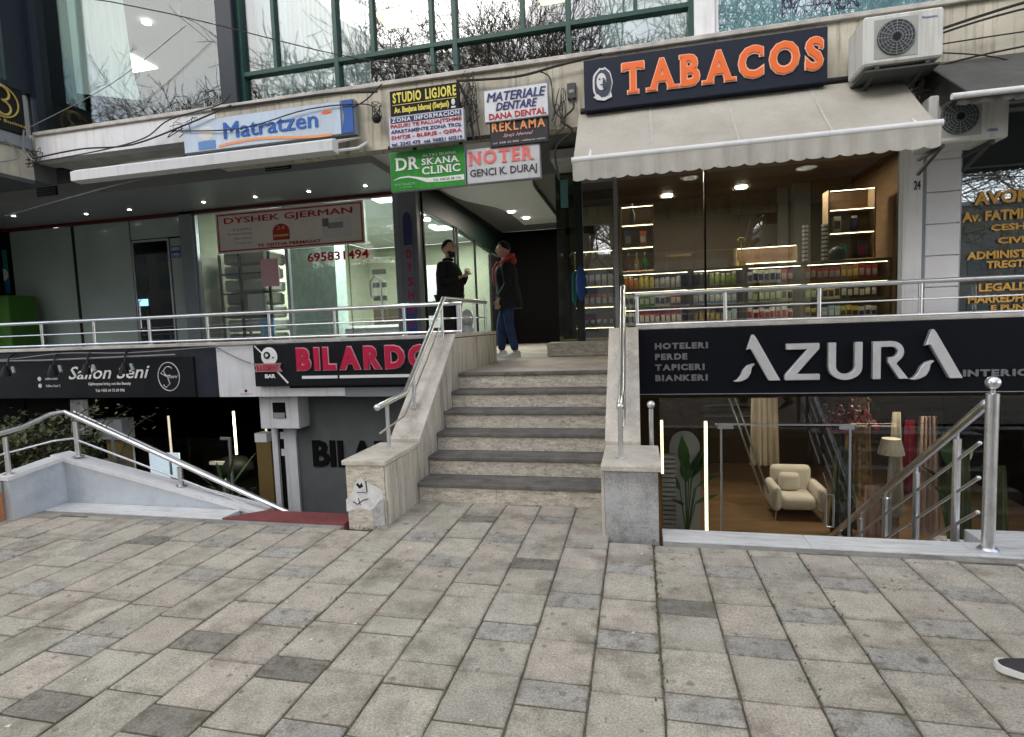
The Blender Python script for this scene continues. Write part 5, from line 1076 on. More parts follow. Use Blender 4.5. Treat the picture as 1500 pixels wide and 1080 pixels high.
for bi, (a, b_) in enumerate(bays):
    for ri, z in enumerate(rows):
        k, c1, c2 = P_[bi][(ri+bi) % 3 if bi else (2, 1, 0)[ri]]; proto = pack(k, c1, c2); alts = [pack(k, *q) for q in random.sample(ALT, 2)]; used = set(); n = int((b_-a-.06)/.082); names_ = [c1, alts[0]['c'], alts[1]['c']]; protos = [proto]+alts
        q = 0
        for i in range(n):
            if i % 3 == 0: q = random.choice((0, 0, 1, 2))
            o = protos[q] if q not in used else copy_tree(protos[q]); used.add(q)
            o.location = (a+.05+i*.082, 9.25+random.uniform(-.012, .012), z+.001); o.rotation_euler = (0, 0, random.uniform(-.14, .14)); o.scale = (1, 1, random.uniform(.86, 1.06))
            tag(o, '%s %s, %s from left, %s row of the %s bay, kiosk shelf' % (CN[names_[q]], desc[k], ORD[i], rn[ri], bn[bi]), 'jar' if k == 'jar' else 'package', '%s row of the %s bay' % (rn[ri], bn[bi]))
        for qi, pr_ in enumerate(protos):
            if qi not in used:
                for ch_ in list(pr_.children): bpy.data.objects.remove(ch_)
                bpy.data.objects.remove(pr_)
# upper left shelf, right shelf, back shelf
def wall_shelf(name, lab, x0, x1, y, zs, z0):
    t = thing('shelf_unit', lab, 'shelf', ((x0+x1)/2, y, z0)); box('back', 'wood', x0, x1, y+.26, y+.28, z0, zs[-1]+.3, t)
    for x in (x0, x1-.02): box('side', 'wood_shelf', x, x+.02, y, y+.258, z0, zs[-1]+.3, t)
    for z in zs: box('board', 'wood_shelf', x0+.021, x1-.021, y+.005, y+.257, z-.03, z, t); box('led_strip', bpy.data.materials['shelf led'], x0+.03, x1-.03, y-.012, y-.006, z-.026, z-.021, t)
    box('led_strip', bpy.data.materials['shelf led'], x0+.03, x1-.03, y-.012, y-.006, zs[-1]+.272, zs[-1]+.278, t)
    return t
wall_shelf('', 'tall lit oak shelf at the left end of the kiosk window', -.24, .30, 9.35, [2.40, 2.78, 3.14], 2.37)
wall_shelf('', 'lit oak shelf at the right end of the kiosk window', 2.95, 3.62, 9.7, [2.42, 2.84, 3.2], 2.37)
wall_shelf('', 'low lit shelf on the back wall of the kiosk', 1.9, 3.0, 11.6, [2.3, 2.62], 1.3)
for i, (c, nm) in enumerate((('dred', 'pink labelled bottle on the tall lit shelf, left'), ('goldsh', 'amber bottle on the tall lit shelf, middle'), ('green', 'green bottle on the tall lit shelf, right'))):
    o = pack('bottle', c, 'offwhite'); o.location = (-.12+i*.13, 9.42, 2.402); tag(o, nm, 'bottle')
for (x, y, z, k, c1, c2, nm) in ((.12, 9.45, 2.785, 'box', 'orange', 'offwhite', 'orange carton on the middle board of the tall lit shelf'), (-.12, 9.45, 2.785, 'box', 'navy', 'grey_l', 'dark blue carton on the middle board of the tall lit shelf'), (-.05, 9.45, 3.145, 'bottle', 'black', 'grey_l', 'black bottle on the top board of the tall lit shelf'), (3.1, 9.8, 2.845, 'box', 'offwhite', 'wood_dark', 'cream carton on the right lit shelf'), (3.35, 9.8, 2.845, 'jar', 'navy', 'white', 'round dark blue tin on the right lit shelf'), (3.2, 9.8, 2.425, 'jar', 'teal', 'teal', 'teal tin on the lowest board of the right lit shelf'), (3.45, 9.8, 2.425, 'box', 'navy', 'dred', 'blue and red carton on the lowest board of the right lit shelf')):
    o = pack(k, c1, c2); o.scale = (1.4, 1.4, 1.2); o.location = (x, y, z); tag(o, nm, 'package')
for i in range(9):
    o = pack('box', ('p_wine', 'p_brown', 'dred')[i % 3], 'offwhite'); o.location = (1.98+i*.105, 11.68, 2.302); tag(o, '%s carton, %s from left on the low lit back shelf of the kiosk' % (('wine red', 'brown', 'dark red')[i % 3], ORD[i]), 'package', 'cartons on the back shelf of the kiosk')
for i in range(2):
    t = thing('tube_dispenser', ['left silver ribbed dispenser tube on the kiosk counter', 'right silver ribbed dispenser tube on the kiosk counter'][i], 'dispenser', (2.62+i*.28, 9.7, 2.36)); B = MB(); x = 2.62+i*.28
    B.lathe((x, 9.7, 2.36), [(.045, 0), (.045, .62)], 14); B.build('tube', 'steel', t, smooth=True); B = MB()
    for k in range(9): B.lathe((x, 9.7, 2.40+k*.065), [(.052, 0), (.052, .02)], 14)
    B.build('rib', 'black', t)
B = MB(); B.ball((3.0, 9.45, 2.47), .13, 14, (1, .7, .95)); single(B.build('helmet', 'black', smooth=True, loc=(3.0, 9.45, 2.36)), 'round black object on the kiosk counter near the right shelf', 'helmet')
t = thing('counter_display', 'yellow cup with a yellow topper on the kiosk counter', 'display', (1.62, 9.4, 2.36)); box('cup', 'yellow', 1.57, 1.68, 9.35, 9.45, 2.358, 2.46, t); B = MB(); B.tube([(1.62, 9.4, 2.46), (1.62, 9.4, 2.75)], .01, 6); B.ball((1.62, 9.4, 2.78), .06, 8, (1, .3, .8)); B.build('topper', 'goldsh', t)
t = thing('counter_stand', 'white topped counter stand inside the kiosk left of the yellow cup', 'stand', (.68, 9.5, 2.36)); box('top', 'offwhite', .48, .90, 9.4, 9.7, 2.62, 2.645, t); [box('leg', 'grey_l', x, x+.02, 9.42, 9.44, 2.358, 2.62, t) for x in (.49, .87)]
single(box('cash_screen', 'scr', 2.3, 2.42, 10.4, 10.42, 2.3, 2.4), 'small lit screen deep inside the kiosk', 'screen')
# shelves of the kiosk entrance corner
sh = wall_shelf('', 'lit display shelves behind the dark glass of the kiosk entrance corner', -1.05, -.36, 9.6, [1.5, 1.85, 2.2, 2.5], 1.3)
for bi, z in enumerate((1.502, 1.852, 2.202)):
    proto = pack('bag' if bi != 1 else 'box', ('dred', 'orange', 'offwhite')[bi], 'offwhite')
    for i in range(6): o = proto if i == 0 else copy_tree(proto); o.location = (-.96+i*.105, 9.68, z); tag(o, '%s %s snack pack from left, %s board of the corner shelves' % (ORD[i], ('dark red', 'orange', 'off white')[bi], ('lowest', 'second', 'third')[bi]), 'snack pack', 'snack packs on the %s board' % ('lowest', 'second', 'third')[bi])

# basement interior shop
az = thing('glass_shopfront', 'frameless glass shopfront of the basement interior shop with a wide glass door', 'shopfront', (1.5, 6.2, ZB))
box('pane', 'gl_az', .22, .845, 6.20, 6.21, ZB, .72, az)
dd = box('glass_door', 'gl_az', .87, 2.09, 6.20, 6.21, ZB+.02, .40, az)
box('transom_pane', 'gl_az', .85, 5, 6.222, 6.232, .44, .72, az); box('pane', 'gl_az', 2.13, 5, 6.20, 6.21, ZB, .42, az)
for a in ((.848, .866, ZB, .42), (2.094, 2.115, ZB, .42)): box('door_frame', 'alu', a[0], a[1], 6.19, 6.22, a[2], a[3], az)
box('door_frame', 'alu', .80, 2.16, 6.19, 6.22, .422, .437, az); box('hinge', 'alu', .82, .98, 6.185, 6.189, .385, .43, az); box('hinge', 'alu', 2.0, 2.14, 6.185, 6.189, .385, .43, az)
for x in (1.86, ): B = MB(); B.tube([(x, 6.12, -.62), (x, 6.12, -.28), (x+.07, 6.12, -.28), (x+.07, 6.12, -.62), (x, 6.12, -.62)], .012, 8); B.build('door_handle', 'steel', dd)
for z_, (x0, z0, x1, z1) in enumerate(((.235, -.15, .255, .45), (.70, -.95, .725, .44))):
    t = thing('led_strip', ['short upright yellow led strip beside the grey block', 'tall upright yellow led strip beside the mirror plant'][z_], 'light strip', (x0, 6.3, z0)); box('light', 'led_y', x0, x1, 6.30, 6.315, z0, z1, t); box('channel', 'alu', x0-.008, x1+.008, 6.316, 6.33, z0-.01, z1+.01, t)
single(box('ceiling_light', emis('shop ceiling light', (1, .80, .55), 2.5), 1.0, 1.5, 8.2, 8.7, .67, .695), 'warm square ceiling light inside the basement interior shop, left', 'ceiling light')
single(box('ceiling_light', bpy.data.materials['shop ceiling light'], 2.6, 3.1, 7.6, 8.1, .67, .695), 'warm square ceiling light inside the basement interior shop, right', 'ceiling light')
# armchair
def armchair(cx, cy, z, K=.78):
    t = thing('armchair', 'cream upholstered armchair on thin metal legs inside the basement shop', 'armchair', (cx, cy, z)); m_ = M.get('cream_fab') or mat('cream fabric', (.62, .58, .50), .9, var=.06, bump=.3, bscale=80); M['cream_fab'] = m_
    def soft(nm, *a):
        a = [c0+(q-c0)*K for q, c0 in zip(a, (cx, cx, cy, cy, z, z))]; B = MB().box(*a); o = B.build(nm, m_, t, bevel=.0); md = o.modifiers.new('b', 'BEVEL'); md.width = .07; md.segments = 4
        for p in o.data.polygons: p.use_smooth = True
    soft('seat', cx-.30, cx+.30, cy-.34, cy+.25, z+.18, z+.42); soft('backrest', cx-.34, cx+.34, cy+.2, cy+.40, z+.2, z+.84)
    soft('arm', cx-.44, cx-.28, cy-.36, cy+.34, z+.16, z+.60); soft('arm', cx+.28, cx+.44, cy-.36, cy+.34, z+.16, z+.60); soft('cushion', cx-.24, cx+.12, cy+.02, cy+.20, z+.42, z+.74)
    for dx in (-.36, .36):
        for dy in (-.28, .3): B = MB(); B.tube([(cx+dx*K, cy+dy*K, z+.18*K), (cx+dx*1.04*K, cy+dy*K, z)], .010, 6); B.build('leg', 'alu', t)
armchair(2.08, 8.15, ZB+.003)
def leaf(B, base, tip, w_, droop=.1, n=5):
    base, tip = Vector(base), Vector(tip); d = tip-base; s_ = d.cross(Vector((0, 0, 1)));  s_ = s_.normalized() if s_.length > 1e-4 else Vector((1, 0, 0)); rows_ = []
    for i in range(n+1):
        t_ = i/n; c = base+d*t_-Vector((0, 0, droop*t_*t_)); ww = w_*math.sin(math.pi*min(.98, max(.04, t_**.8)))
        rows_.append((c-s_*ww, c+Vector((0, 0, -.15*ww)), c+s_*ww))
    for i in range(n):
        a, b_ = rows_[i], rows_[i+1]; B.poly([a[0], a[1], b_[1], b_[0]]); B.poly([a[1], a[2], b_[2], b_[1]])
M['leaf'] = mat('leaf green', (.035, .09, .025), .4, var=.3, vscale=8); M['leaf2'] = mat('dry leaf green', (.09, .11, .045), .6, var=.35, vscale=9); M['leaf3'] = mat('mid leaf', (.06, .13, .03), .45, var=.3, vscale=8)
def big_plant(name, lab, x, y, z, n, h, w_, m_='leaf', seed=1):
    t = thing(name, lab, 'plant', (x, y, z)); rg = random.Random(seed); B = MB(); B.lathe((x, y, z), [(.1, 0), (.14, .22), (.13, .24)], 14); B.build('pot', 'offwhite', t)
    S_ = MB()
    for i in range(n):
        a = rg.uniform(0, 6.28); hh = h*rg.uniform(.45, 1); r_ = rg.uniform(.05, .26); b_ = (x+r_*.5*math.cos(a), y+r_*.5*math.sin(a), z+.2+hh*.6)
        S_.tube([(x, y, z+.2), b_], .008, 4); B = MB(); leaf(B, b_, (x+r_*1.9*math.cos(a), y+r_*1.9*math.sin(a), z+.2+hh*rg.uniform(.75, 1.0)), w_*rg.uniform(.7, 1.1), .05); B.build('leaf', m_, t, smooth=True)
    S_.build('stem', m_, t)
big_plant('potted_plant', 'broad leaved green plant in front of the mirror in the basement shop', .52, 6.6, ZB+.003, 10, 1.45, .075, 'leaf', 3)
big_plant('potted_plant', 'dark broad leaved plant at the right edge of the basement shop', 3.3, 6.8, ZB+.003, 10, 1.4, .06, 'leaf', 8)
big_plant('potted_plant', 'palm like bright green plant beside the gold pillar in the left basement', -5.35, 6.1, ZB+.008, 16, 1.15, .03, 'leaf3', 5)
t = thing('mirror', 'arched grey mirror leaning behind the broad leaved plant', 'mirror', (.55, 7, ZB)); B = MB(); B.prism([(.36, ZB+.03), (.72, ZB+.03), (.72, .0)]+[(.54+.18*math.cos(i*math.pi/10), .0+.2*math.sin(i*math.pi/10)) for i in range(11)]+[(.36, 0)], 7.0, 7.03, 'y'); B.build('mirror_glass', mat('mirror grey', (.6, .61, .6), .15, .3), t)
t = thing('shutter_stack', 'stack of grey slats standing behind the short led strip', 'slat stack', (.3, 6.5, ZB)); 
for i in range(22): box('slat', 'grey_l', .25, .40, 6.5, 6.6, ZB+.02+i*.055, ZB+.055+i*.055, t)
def drape(name, lab, x0, x1, y, z0, z1, m_, taper=1.6, seed=0):
    rg = random.Random(seed); B = MB(); n = 16; k = 6; cx = (x0+x1)/2
    for j in range(k+1):
        v_ = j/k; wv = (x1-x0)/2*(1/taper+(1-1/taper)*v_)
        for i in range(n+1): u = i/n*2-1; B.v.append((cx+u*wv, y+.035*math.sin(i*1.9+seed)*(.4+v_), z1+(z0-z1)*v_))
    for j in range(k):
        for i in range(n): a = j*(n+1)+i; B.face([a, a+1, a+n+2, a+n+1])
    o = B.build(name, m_, None, smooth=True); return single(o, lab, 'fabric')
M['f_gold'] = mat('gold floral fabric', (.34, .22, .09), .8, var=.5, vscale=14, stain=(.5, .4, .25), sscale=9, samt=.8)
M['f_pink'] = mat('dusty pink fabric', (.34, .22, .17), .8, var=.3, vscale=5, stretch=(6, 6, .6)); M['f_red'] = mat('crimson fabric', (.20, .008, .02), .7, var=.2); M['f_green'] = mat('olive fabric', (.10, .12, .05), .8, var=.3, vscale=5, stretch=(6, 6, .6)); M['f_beige'] = mat('beige fabric', (.42, .37, .28), .8, var=.2, stretch=(6, 6, .6)); M['f_white'] = mat('pale fabric', (.5, .5, .5), .8, var=.2)
drape('hanging_fabric', 'gold floral fabric hanging left of the sloping railing', 2.50, 2.85, 7.6, -.75, .55, 'f_gold', 1.6, 1)
drape('hanging_fabric', 'beige fabric hanging left of the crimson cloth', 2.72, 2.90, 6.9, -.75, .45, 'f_beige', 2.4, 2)
drape('hanging_fabric', 'crimson cloth hanging between the pale fabrics', 2.88, 3.05, 6.95, -.5, .35, 'f_red', 1.8, 3)
drape('hanging_fabric', 'large dusty pink fabric hanging behind the sloping railing', 2.92, 3.22, 6.8, -.9, .42, 'f_pink', 1.7, 4)
drape('hanging_fabric', 'olive green fabric hanging left of the tall ball topped post', 3.25, 3.48, 6.75, -1.0, .05, 'f_green', 1.5, 5)
drape('hanging_fabric', 'olive green fabric hanging right of the tall ball topped post', 3.62, 3.82, 6.75, -1.0, -.1, 'f_green', 1.9, 6)
drape('hanging_fabric', 'pale curtain panel behind the armchair', 1.72, 2.15, 9.3, -.8, .5, 'f_beige', 1.15, 7)
drape('hanging_fabric', 'green and teal fabric under the red flowers', 2.28, 2.62, 7.4, -1.1, -.1, 'f_green', 1.8, 9)
drape('hanging_fabric', 'dusty pink fabric piled low behind the railing', 2.55, 2.95, 7.1, -1.15, -.45, 'f_pink', 1.1, 10)
t = thing('lamp', 'small table lamp with a pale shade behind the sloping railing', 'lamp', (2.68, 6.7, -.3)); B = MB(); B.lathe((2.68, 6.7, .02), [(.13, 0), (.09, .17)], 16); B.build('lamp_shade', 'f_beige', t); B = MB(); B.lathe((2.68, 6.7, -1.19), [(.1, 0), (.02, .04), (.015, 1.2)], 10); B.build('stand', 'alu', t)
t = thing('flower_arrangement', 'dark red flower arrangement above the glass door', 'flowers', (2.35, 7.2, .1)); rg = random.Random(4)
for k in range(60): B = MB() if k == 0 else B; B.ball((2.38+rg.gauss(0, .17), 7.2+rg.gauss(0, .08), .30+rg.gauss(0, .09)), rg.uniform(.02, .05), 6)
B.build('bloom', flat('bloomred', (.12, .006, .012)), t); B = MB(); B.tube([(2.36, 7.2, -1.19), (2.37, 7.2, .25)], .02, 6); B.lathe((2.36, 7.2, -1.19), [(.12, 0), (.12, .4), (.05, .5)], 12); B.build('vase', 'black', t)
for i in range(5): box('reflection_line', 'grey_l', 1.15, 2.45, 10.7, 10.95, -.25+i*.2, -.24+i*.2, bld)  # thin bars stand in for the stairs' reflection lines in the glass
for i, (xa, xb) in enumerate(((1.0, 1.42), (1.08, 1.50))):
    single(MB().tube([(xa, 6.9+i*.1, .75), (xb, 6.9+i*.1, -.55)], .012, 6).build('slanted_rod', 'steel'), ('left' if i == 0 else 'right')+' slanted metal rod inside the glass door of the basement shop', 'rod')
single(box('light_switch', 'offwhite', 3.62, 3.69, 6.18, 6.19, .18, .30), 'small white wall switch right of the tall ball topped post', 'switch')
# left basement
for (x, z0, z1, m_, lab) in ((-6.05, -.25, .42, 'led_y', 'bright upright light tube in the dark left basement'), (-5.5, -.10, .40, 'led_dim', 'dim upright light tube right of the bright one'), (-7.25, -.25, .35, 'led_dim', 'dim upright light tube left of the bright one')):
    single(MB().tube([(x, 7.2, z0), (x, 7.2, z1)], .016, 8).build('light_tube', m_), lab, 'light tube')
t = thing('glass_door', 'glass door frame in the dark left basement', 'door', (-6.4, 6.6, ZB)); 
for x in (-7.30, -4.98-.65): B = MB(); B.box(x, x+.03, 6.55, 6.58, ZB, .15); B.box(x-.12, x+.04, 6.545, 6.549, .12, .16); B.build('frame', 'alu', t)
box('pane', 'gl_az', -7.26, -5.66, 6.56, 6.565, ZB, .14, t)
B = MB(); B.ball((-6.35, 7.5, -.55), .3, 12, (1.2, .8, .7)); single(B.build('barber_chair', 'black', smooth=True), 'dark rounded chair back in the gloom of the left basement', 'chair')
single(box('towel', 'white', -6.95+.3, -6.75+.3+.05, 7.3, 7.35, -.45, -.40), 'small white folded towel in the gloom of the left basement', 'towel')
single(box('desk_screen', emis('pale screen', (.5, .62, .75), .5), -7.15, -6.62, 6.7, 6.72, -.50, -.12), 'pale blue lit screen behind the railing in the left basement', 'screen')

# bush behind the left railing
t = thing('bush', 'olive green straggly bush behind the bent railing at the left edge', 'bush', (-6.6, 5.4, 0)); rg = random.Random(12); S_ = MB(); L_ = MB()
for k in range(110):
    x0, y0 = -7.25+rg.uniform(-.8, .6), 5.25+rg.uniform(-.2, .3)
    far = rg.random() < .08; tip = Vector((x0+rg.uniform(-.5, .5)+(.7 if far else 0), y0+rg.uniform(-.3, .2), rg.uniform(.15, .60) if not far else rg.uniform(.6, .80)))
    path = smooth_path([(x0, y0, -.6), Vector((x0, y0, -.2)).lerp(tip, .55)+Vector((0, 0, .12)), tip], 5); S_.tube(path, .005, 4)
    for j in range(30):
        p = path[rg.randrange(2, len(path))]+Vector((rg.gauss(0, .06), rg.gauss(0, .06), rg.gauss(0, .06))); d = Vector((rg.uniform(-1, 1), rg.uniform(-1, 1), rg.uniform(-.4, .8))).normalized(); leaf(L_, p, p+d*rg.uniform(.05, .10), rg.uniform(.014, .026), .01, 2)
S_.build('stem', 'wood_dark', t); L_.build('foliage', 'leaf2', t, kind='stuff')
drape('hanging_fabric', 'pale striped cloth hanging behind the bush at the left edge', -7.9, -7.55, 6.2, .25, .75, 'f_white', 1.1, 12)
# weeds in joints
B = MB(); rg = random.Random(5)
for (cx, cy, sx_, sy_, n) in ((.08, 3.5, .012, .35, 120), (-1.35, 4.66, .05, .012, 30), (1.38, 3.42, .03, .05, 25), (-2.05, 3.93, .08, .02, 40), (.08, 2.6, .01, .3, 40), (.70, 2.7, .01, .5, 50), (1.0, 3.1, .01, .4, 40), (-1.77, 2.6, .01, .2, 20)):
    for k in range(int(n*1.3)):
        p = Vector((cx+rg.gauss(0, sx_), cy+rg.gauss(0, sy_), -.012)); d = Vector((rg.uniform(-.8, .8), rg.uniform(-.8, .8), 1)).normalized(); leaf(B, p, p+d*rg.uniform(.012, .04), .005, .006, 2)
o = B.build('joint_weeds', mat('dull moss green', (.085, .11, .035), .8, var=.3, vscale=12), kind='stuff'); o['label'] = 'sparse weeds and moss in the paving joints'
# litter
for i in range(26):
    x, y = random.uniform(-4, 1.8), random.uniform(1.6, 3.85); s_ = random.uniform(.004, .011)
    if i == 0: LB = MB()
    LB.poly([(x-s_, y-s_*.6, .006), (x+s_, y-s_*.3, .004), (x+s_*.7, y+s_, .008), (x-s_*.6, y+s_*.7, .005)])
o = LB.build('litter', 'offwhite', kind='stuff'); o['label'] = 'tiny scraps of white litter on the slabs'

# ================================================================== PEOPLE
def skin(chains, root=(0, 0, 0), sub=2):
    """chains: list of lists of (x, y, z, r or (rx, ry)); identical points are welded. Returns verts, faces of one continuous skin"""
    vs, es, rs, idx = [], [], [], {}
    for ch in chains:
        prev = None
        for q in ch:
            k = tuple(round(c, 4) for c in q[:3])
            if k not in idx: idx[k] = len(vs); vs.append(k); rs.append(q[3] if isinstance(q[3], tuple) else (q[3], q[3]))
            i = idx[k]
            if prev is not None and prev != i: es.append((prev, i))
            prev = i
    me = bpy.data.meshes.new('s'); me.from_pydata(vs, es, []); o = bpy.data.objects.new('s', me); COL.objects.link(o)
    md = o.modifiers.new('skin', 'SKIN'); md.use_smooth_shade = True; md.branch_smoothing = .6
    for i, r in enumerate(rs): me.skin_vertices[0].data[i].radius = r
    for i in range(len(vs)): me.skin_vertices[0].data[i].use_root = (i == 0)
    sb = o.modifiers.new('sub', 'SUBSURF'); sb.levels = sub; sb.render_levels = sub
    bpy.context.view_layer.update(); dg = bpy.context.evaluated_depsgraph_get(); e = o.evaluated_get(dg); m2 = bpy.data.meshes.new_from_object(e)
    v = [tuple(p.co) for p in m2.vertices]; f = [list(p.vertices) for p in m2.polygons]; bpy.data.objects.remove(o); bpy.data.meshes.remove(m2); return v, f
def add_raw(B, v, f):
    b = len(B.v); B.v += v
    for q in f: B.face([b+i for i in q])
M['skin'] = mat('skin', (.60, .38, .28), .55, var=.06); M['hair'] = mat('dark hair', (.012, .010, .009), .65, var=.3, vscale=60); M['beard'] = mat('beard', (.03, .024, .02), .8, var=.4, vscale=80)
M['coat'] = mat('black coat cloth', (.016, .016, .019), .75, var=.25, vscale=12, bump=.5, bscale=18); M['jkt'] = mat('black sweater', (.013, .013, .014), .9, var=.2, vscale=12, bump=.5, bscale=22)
M['jeans'] = mat('blue denim', (.03, .055, .13), .8, var=.35, vscale=7, fine=.2, bump=.4, bscale=20); M['btrous'] = mat('black trousers', (.012, .012, .014), .8, bump=.4, bscale=18); M['hood'] = mat('coral red hoodie', (.50, .065, .055), .8, var=.2, vscale=14, bump=.4, bscale=25); M['shoe_w'] = mat('white sneaker', (.62, .61, .58), .6, var=.08); M['shoe_d'] = mat('dark sneaker mesh', (.05, .045, .05), .7, fine=.3, fscale=200); M['sole'] = mat('white sole', (.75, .75, .70), .5)
def head_mesh(B, c, s=1.0, pitch=0):
    """face towards +x. c = head centre"""
    n, m_ = 28, 20; b = len(B.v)
    for i in range(m_+1):
        ph = math.pi*i/m_
        for k in range(n):
            t = 2*math.pi*k/n; dx, dy, dz = math.sin(ph)*math.cos(t), math.sin(ph)*math.sin(t), math.cos(ph)
            x, y, z = dx*.094, dy*.074, dz*.116
            if dz < -.1: q = (-dz-.1)/.9; y *= 1-.34*q; x *= 1-.22*q*(1 if dx < 0 else .35)
            if dx > 0:                      # face plane
                x -= .012*max(0, 1-abs(dz)*1.2)*abs(dy)**.5
                nose = math.exp(-((dy*1.0)/.13)**2)*math.exp(-((z+.012)/.022)**2); x += .026*nose
                x += .010*math.exp(-(dy/.12)**2)*math.exp(-((z-.018)/.03)**2)
                for e in (-.4, .4): x -= .011*math.exp(-((dy-e)/.16)**2)*math.exp(-((z-.016)/.013)**2)
                x += .006*math.exp(-((z-.036)/.010)**2)*(1 if abs(dy) < .75 else 0)
                x += .009*math.exp(-(dy/.26)**2)*math.exp(-((z+.047)/.010)**2); x -= .006*math.exp(-((z+.060)/.006)**2)*math.exp(-(dy/.3)**2)
                x += .012*math.exp(-(dy/.3)**2)*math.exp(-((z+.085)/.016)**2)
            B.v.append((x, y, z))
    for i in range(m_):
        for k in range(n): B.face([b+i*n+k, b+(i+1)*n+k, b+(i+1)*n+(k+1) % n, b+i*n+(k+1) % n])
    for sy in (-1, 1): B.ball((-.004, sy*.073, -.006), .026, 10, (.55, .32, 1.15))
    cp, sp = math.cos(pitch), math.sin(pitch)
    for i in range(b, len(B.v)):
        x, y, z = B.v[i]; x, z = x*cp-z*sp, x*sp+z*cp; B.v[i] = (c[0]+x*s, c[1]+y*s, c[2]+z*s)
def hair_cap(c, s=1.0, top=.0, low=-.02, thick=.010, long_=0):
    B = MB(); n, m_ = 24, 10
    for i in range(m_+1):
        ph = math.pi*.52*i/m_
        for k in range(n):
            t = 2*math.pi*k/n; fr = max(0, math.cos(t)); lim = math.pi*(.28 if fr > .5 else .28+.16*(1-fr*2) if fr > 0 else .44+.08*min(1, -math.cos(t)*1.5)); p2 = min(ph, lim)
            j = 1+.05*math.sin(k*3.3+i*2.1); dx, dy, dz = math.sin(p2)*math.cos(t), math.sin(p2)*math.sin(t), math.cos(p2)
            B.v.append((c[0]+s*dx*(.094+thick*j)-.004, c[1]+s*dy*(.075+thick*j), c[2]+s*dz*(.117+thick*j*1.3)))
    for i in range(m_):
        for k in range(n): B.face([i*n+k, (i+1)*n+k, (i+1)*n+(k+1) % n, i*n+(k+1) % n])
    return B
def hand(B, w, d, side, curl=.35, s=1.0):
    """w wrist point, d direction down the hand; fingers as chains rooted in the palm"""
    w, d = Vector(w), Vector(d).normalized(); f_w = Vector((1, 0, 0)) if abs(d.x) < .7 else Vector((0, 0, 1)); a = (f_w-d*f_w.dot(d)).normalized(); p = d.cross(a)*side   # a: across the knuckles (thumb side), p: palm normal
    palm = [(*(w+d*t*s), (rx*s, ry*s)) for t, rx, ry in ((-.02, .027, .022), (.02, .036, .018), (.06, .042, .016), (.085, .040, .014))]
    v, f = skin([palm], sub=1); add_raw(B, v, f)
    for i, (off, ln) in enumerate(((.030, .070), (.011, .078), (-.010, .072), (-.029, .056))):
        r_ = w+d*.07*s+a*off*s; d1 = (d+p*curl*.5).normalized(); d2 = (d+p*curl*1.6).normalized(); d3 = (d+p*curl*3).normalized(); ch = [(*r_, .009*s)]; q = r_
        for dd_, l in ((d1, .48), (d2, .3), (d3, .25)): q = q+dd_*ln*l*s; ch.append((*q, .0085*s))
        v, f = skin([ch], sub=1); add_raw(B, v, f)
    r_ = w+d*.02*s+a*.028*s; q1 = r_+(d*.5+a*.6+p*.3).normalized()*.038*s; q2 = q1+(d*.8+a*.25+p*.45).normalized()*.032*s
    v, f = skin([[(*r_, .012*s), (*q1, .011*s), (*q2, .009*s)]], sub=1); add_raw(B, v, f)
def shoe(B, S_, ankle, yaw=0, pitch=0, L=.28):
    """sneaker, toe towards +x; upper in B, sole in S_"""
    ax, ay, az = ankle; rows = []; cy, sy = math.cos(yaw), math.sin(yaw); cp, sp = math.cos(pitch), math.sin(pitch)
    prof = [(-.075, .030, .085), (-.06, .038, .105), (-.02, .040, .11), (.03, .041, .095), (.08, .045, .072), (.13, .048, .056), (.17, .044, .046), (.20, .030, .036), (.212, .012, .026)]
    def T(x, y, z): x, z = x*cp-z*sp, x*sp+z*cp; return (ax+x*cy-y*sy, ay+x*sy+y*cy, az+z)
    k = L/.287; b = len(B.v); n = 12
    for (x, w_, h) in prof:
        for i in range(n): t = 2*math.pi*i/n; yy = w_*math.cos(t); zz = .022+(h-.022)*max(0, math.sin(t))**.8; B.v.append(T(x*k, yy*k, zz*k))
    for j in range(len(prof)-1):
        for i in range(n): B.face([b+j*n+i, b+j*n+(i+1) % n, b+(j+1)*n+(i+1) % n, b+(j+1)*n+i])
    B.face([b+i for i in range(n)]); B.face([b+(len(prof)-1)*n+i for i in range(n)])
    b = len(S_.v); m_ = len(prof)
    for zl in (0, 1):
        for (x, w_, h) in prof:
            for sd in (-1, 1): S_.v.append(T(x*k*1.02, sd*(w_+.004)*k, (.0+(.004 if x > .16 else 0)) if zl == 0 else (.026+(.006 if x > .16 else 0))*k))
    N = m_*2
    for j in range(m_-1):
        S_.face([b+2*j, b+2*j+2, b+2*j+3, b+2*j+1]); S_.face([b+N+2*j, b+N+2*j+1, b+N+2*j+3, b+N+2*j+2]); S_.face([b+2*j, b+N+2*j, b+N+2*j+2, b+2*j+2]); S_.face([b+2*j+1, b+2*j+3, b+N+2*j+3, b+N+2*j+1])
    S_.face([b, b+1, b+N+1, b+N]); S_.face([b+N-2, b+2*N-2, b+2*N-1, b+N-1])
def loft(B, rings, n=24, fold=.0, seed=0):
    b = len(B.v); rg = random.Random(seed); ph = rg.uniform(0, 6)
    for j, (x, y, z, rx, ry) in enumerate(rings):
        for i in range(n):
            t = 2*math.pi*i/n; k = 1+fold*(math.sin(t*5+ph+j*.5)+.6*math.sin(t*9+j*1.1))*(1-j/len(rings))
            c_, s_ = math.cos(t), math.sin(t); B.v.append((x+rx*k*math.copysign(abs(c_)**.85, c_), y+ry*k*math.copysign(abs(s_)**.85, s_), z))
    for j in range(len(rings)-1):
        for i in range(n): B.face([b+j*n+i, b+j*n+(i+1) % n, b+(j+1)*n+(i+1) % n, b+(j+1)*n+i])
    B.face([b+(len(rings)-1)*n+i for i in range(n)]); B.face([b+i for i in range(n)])
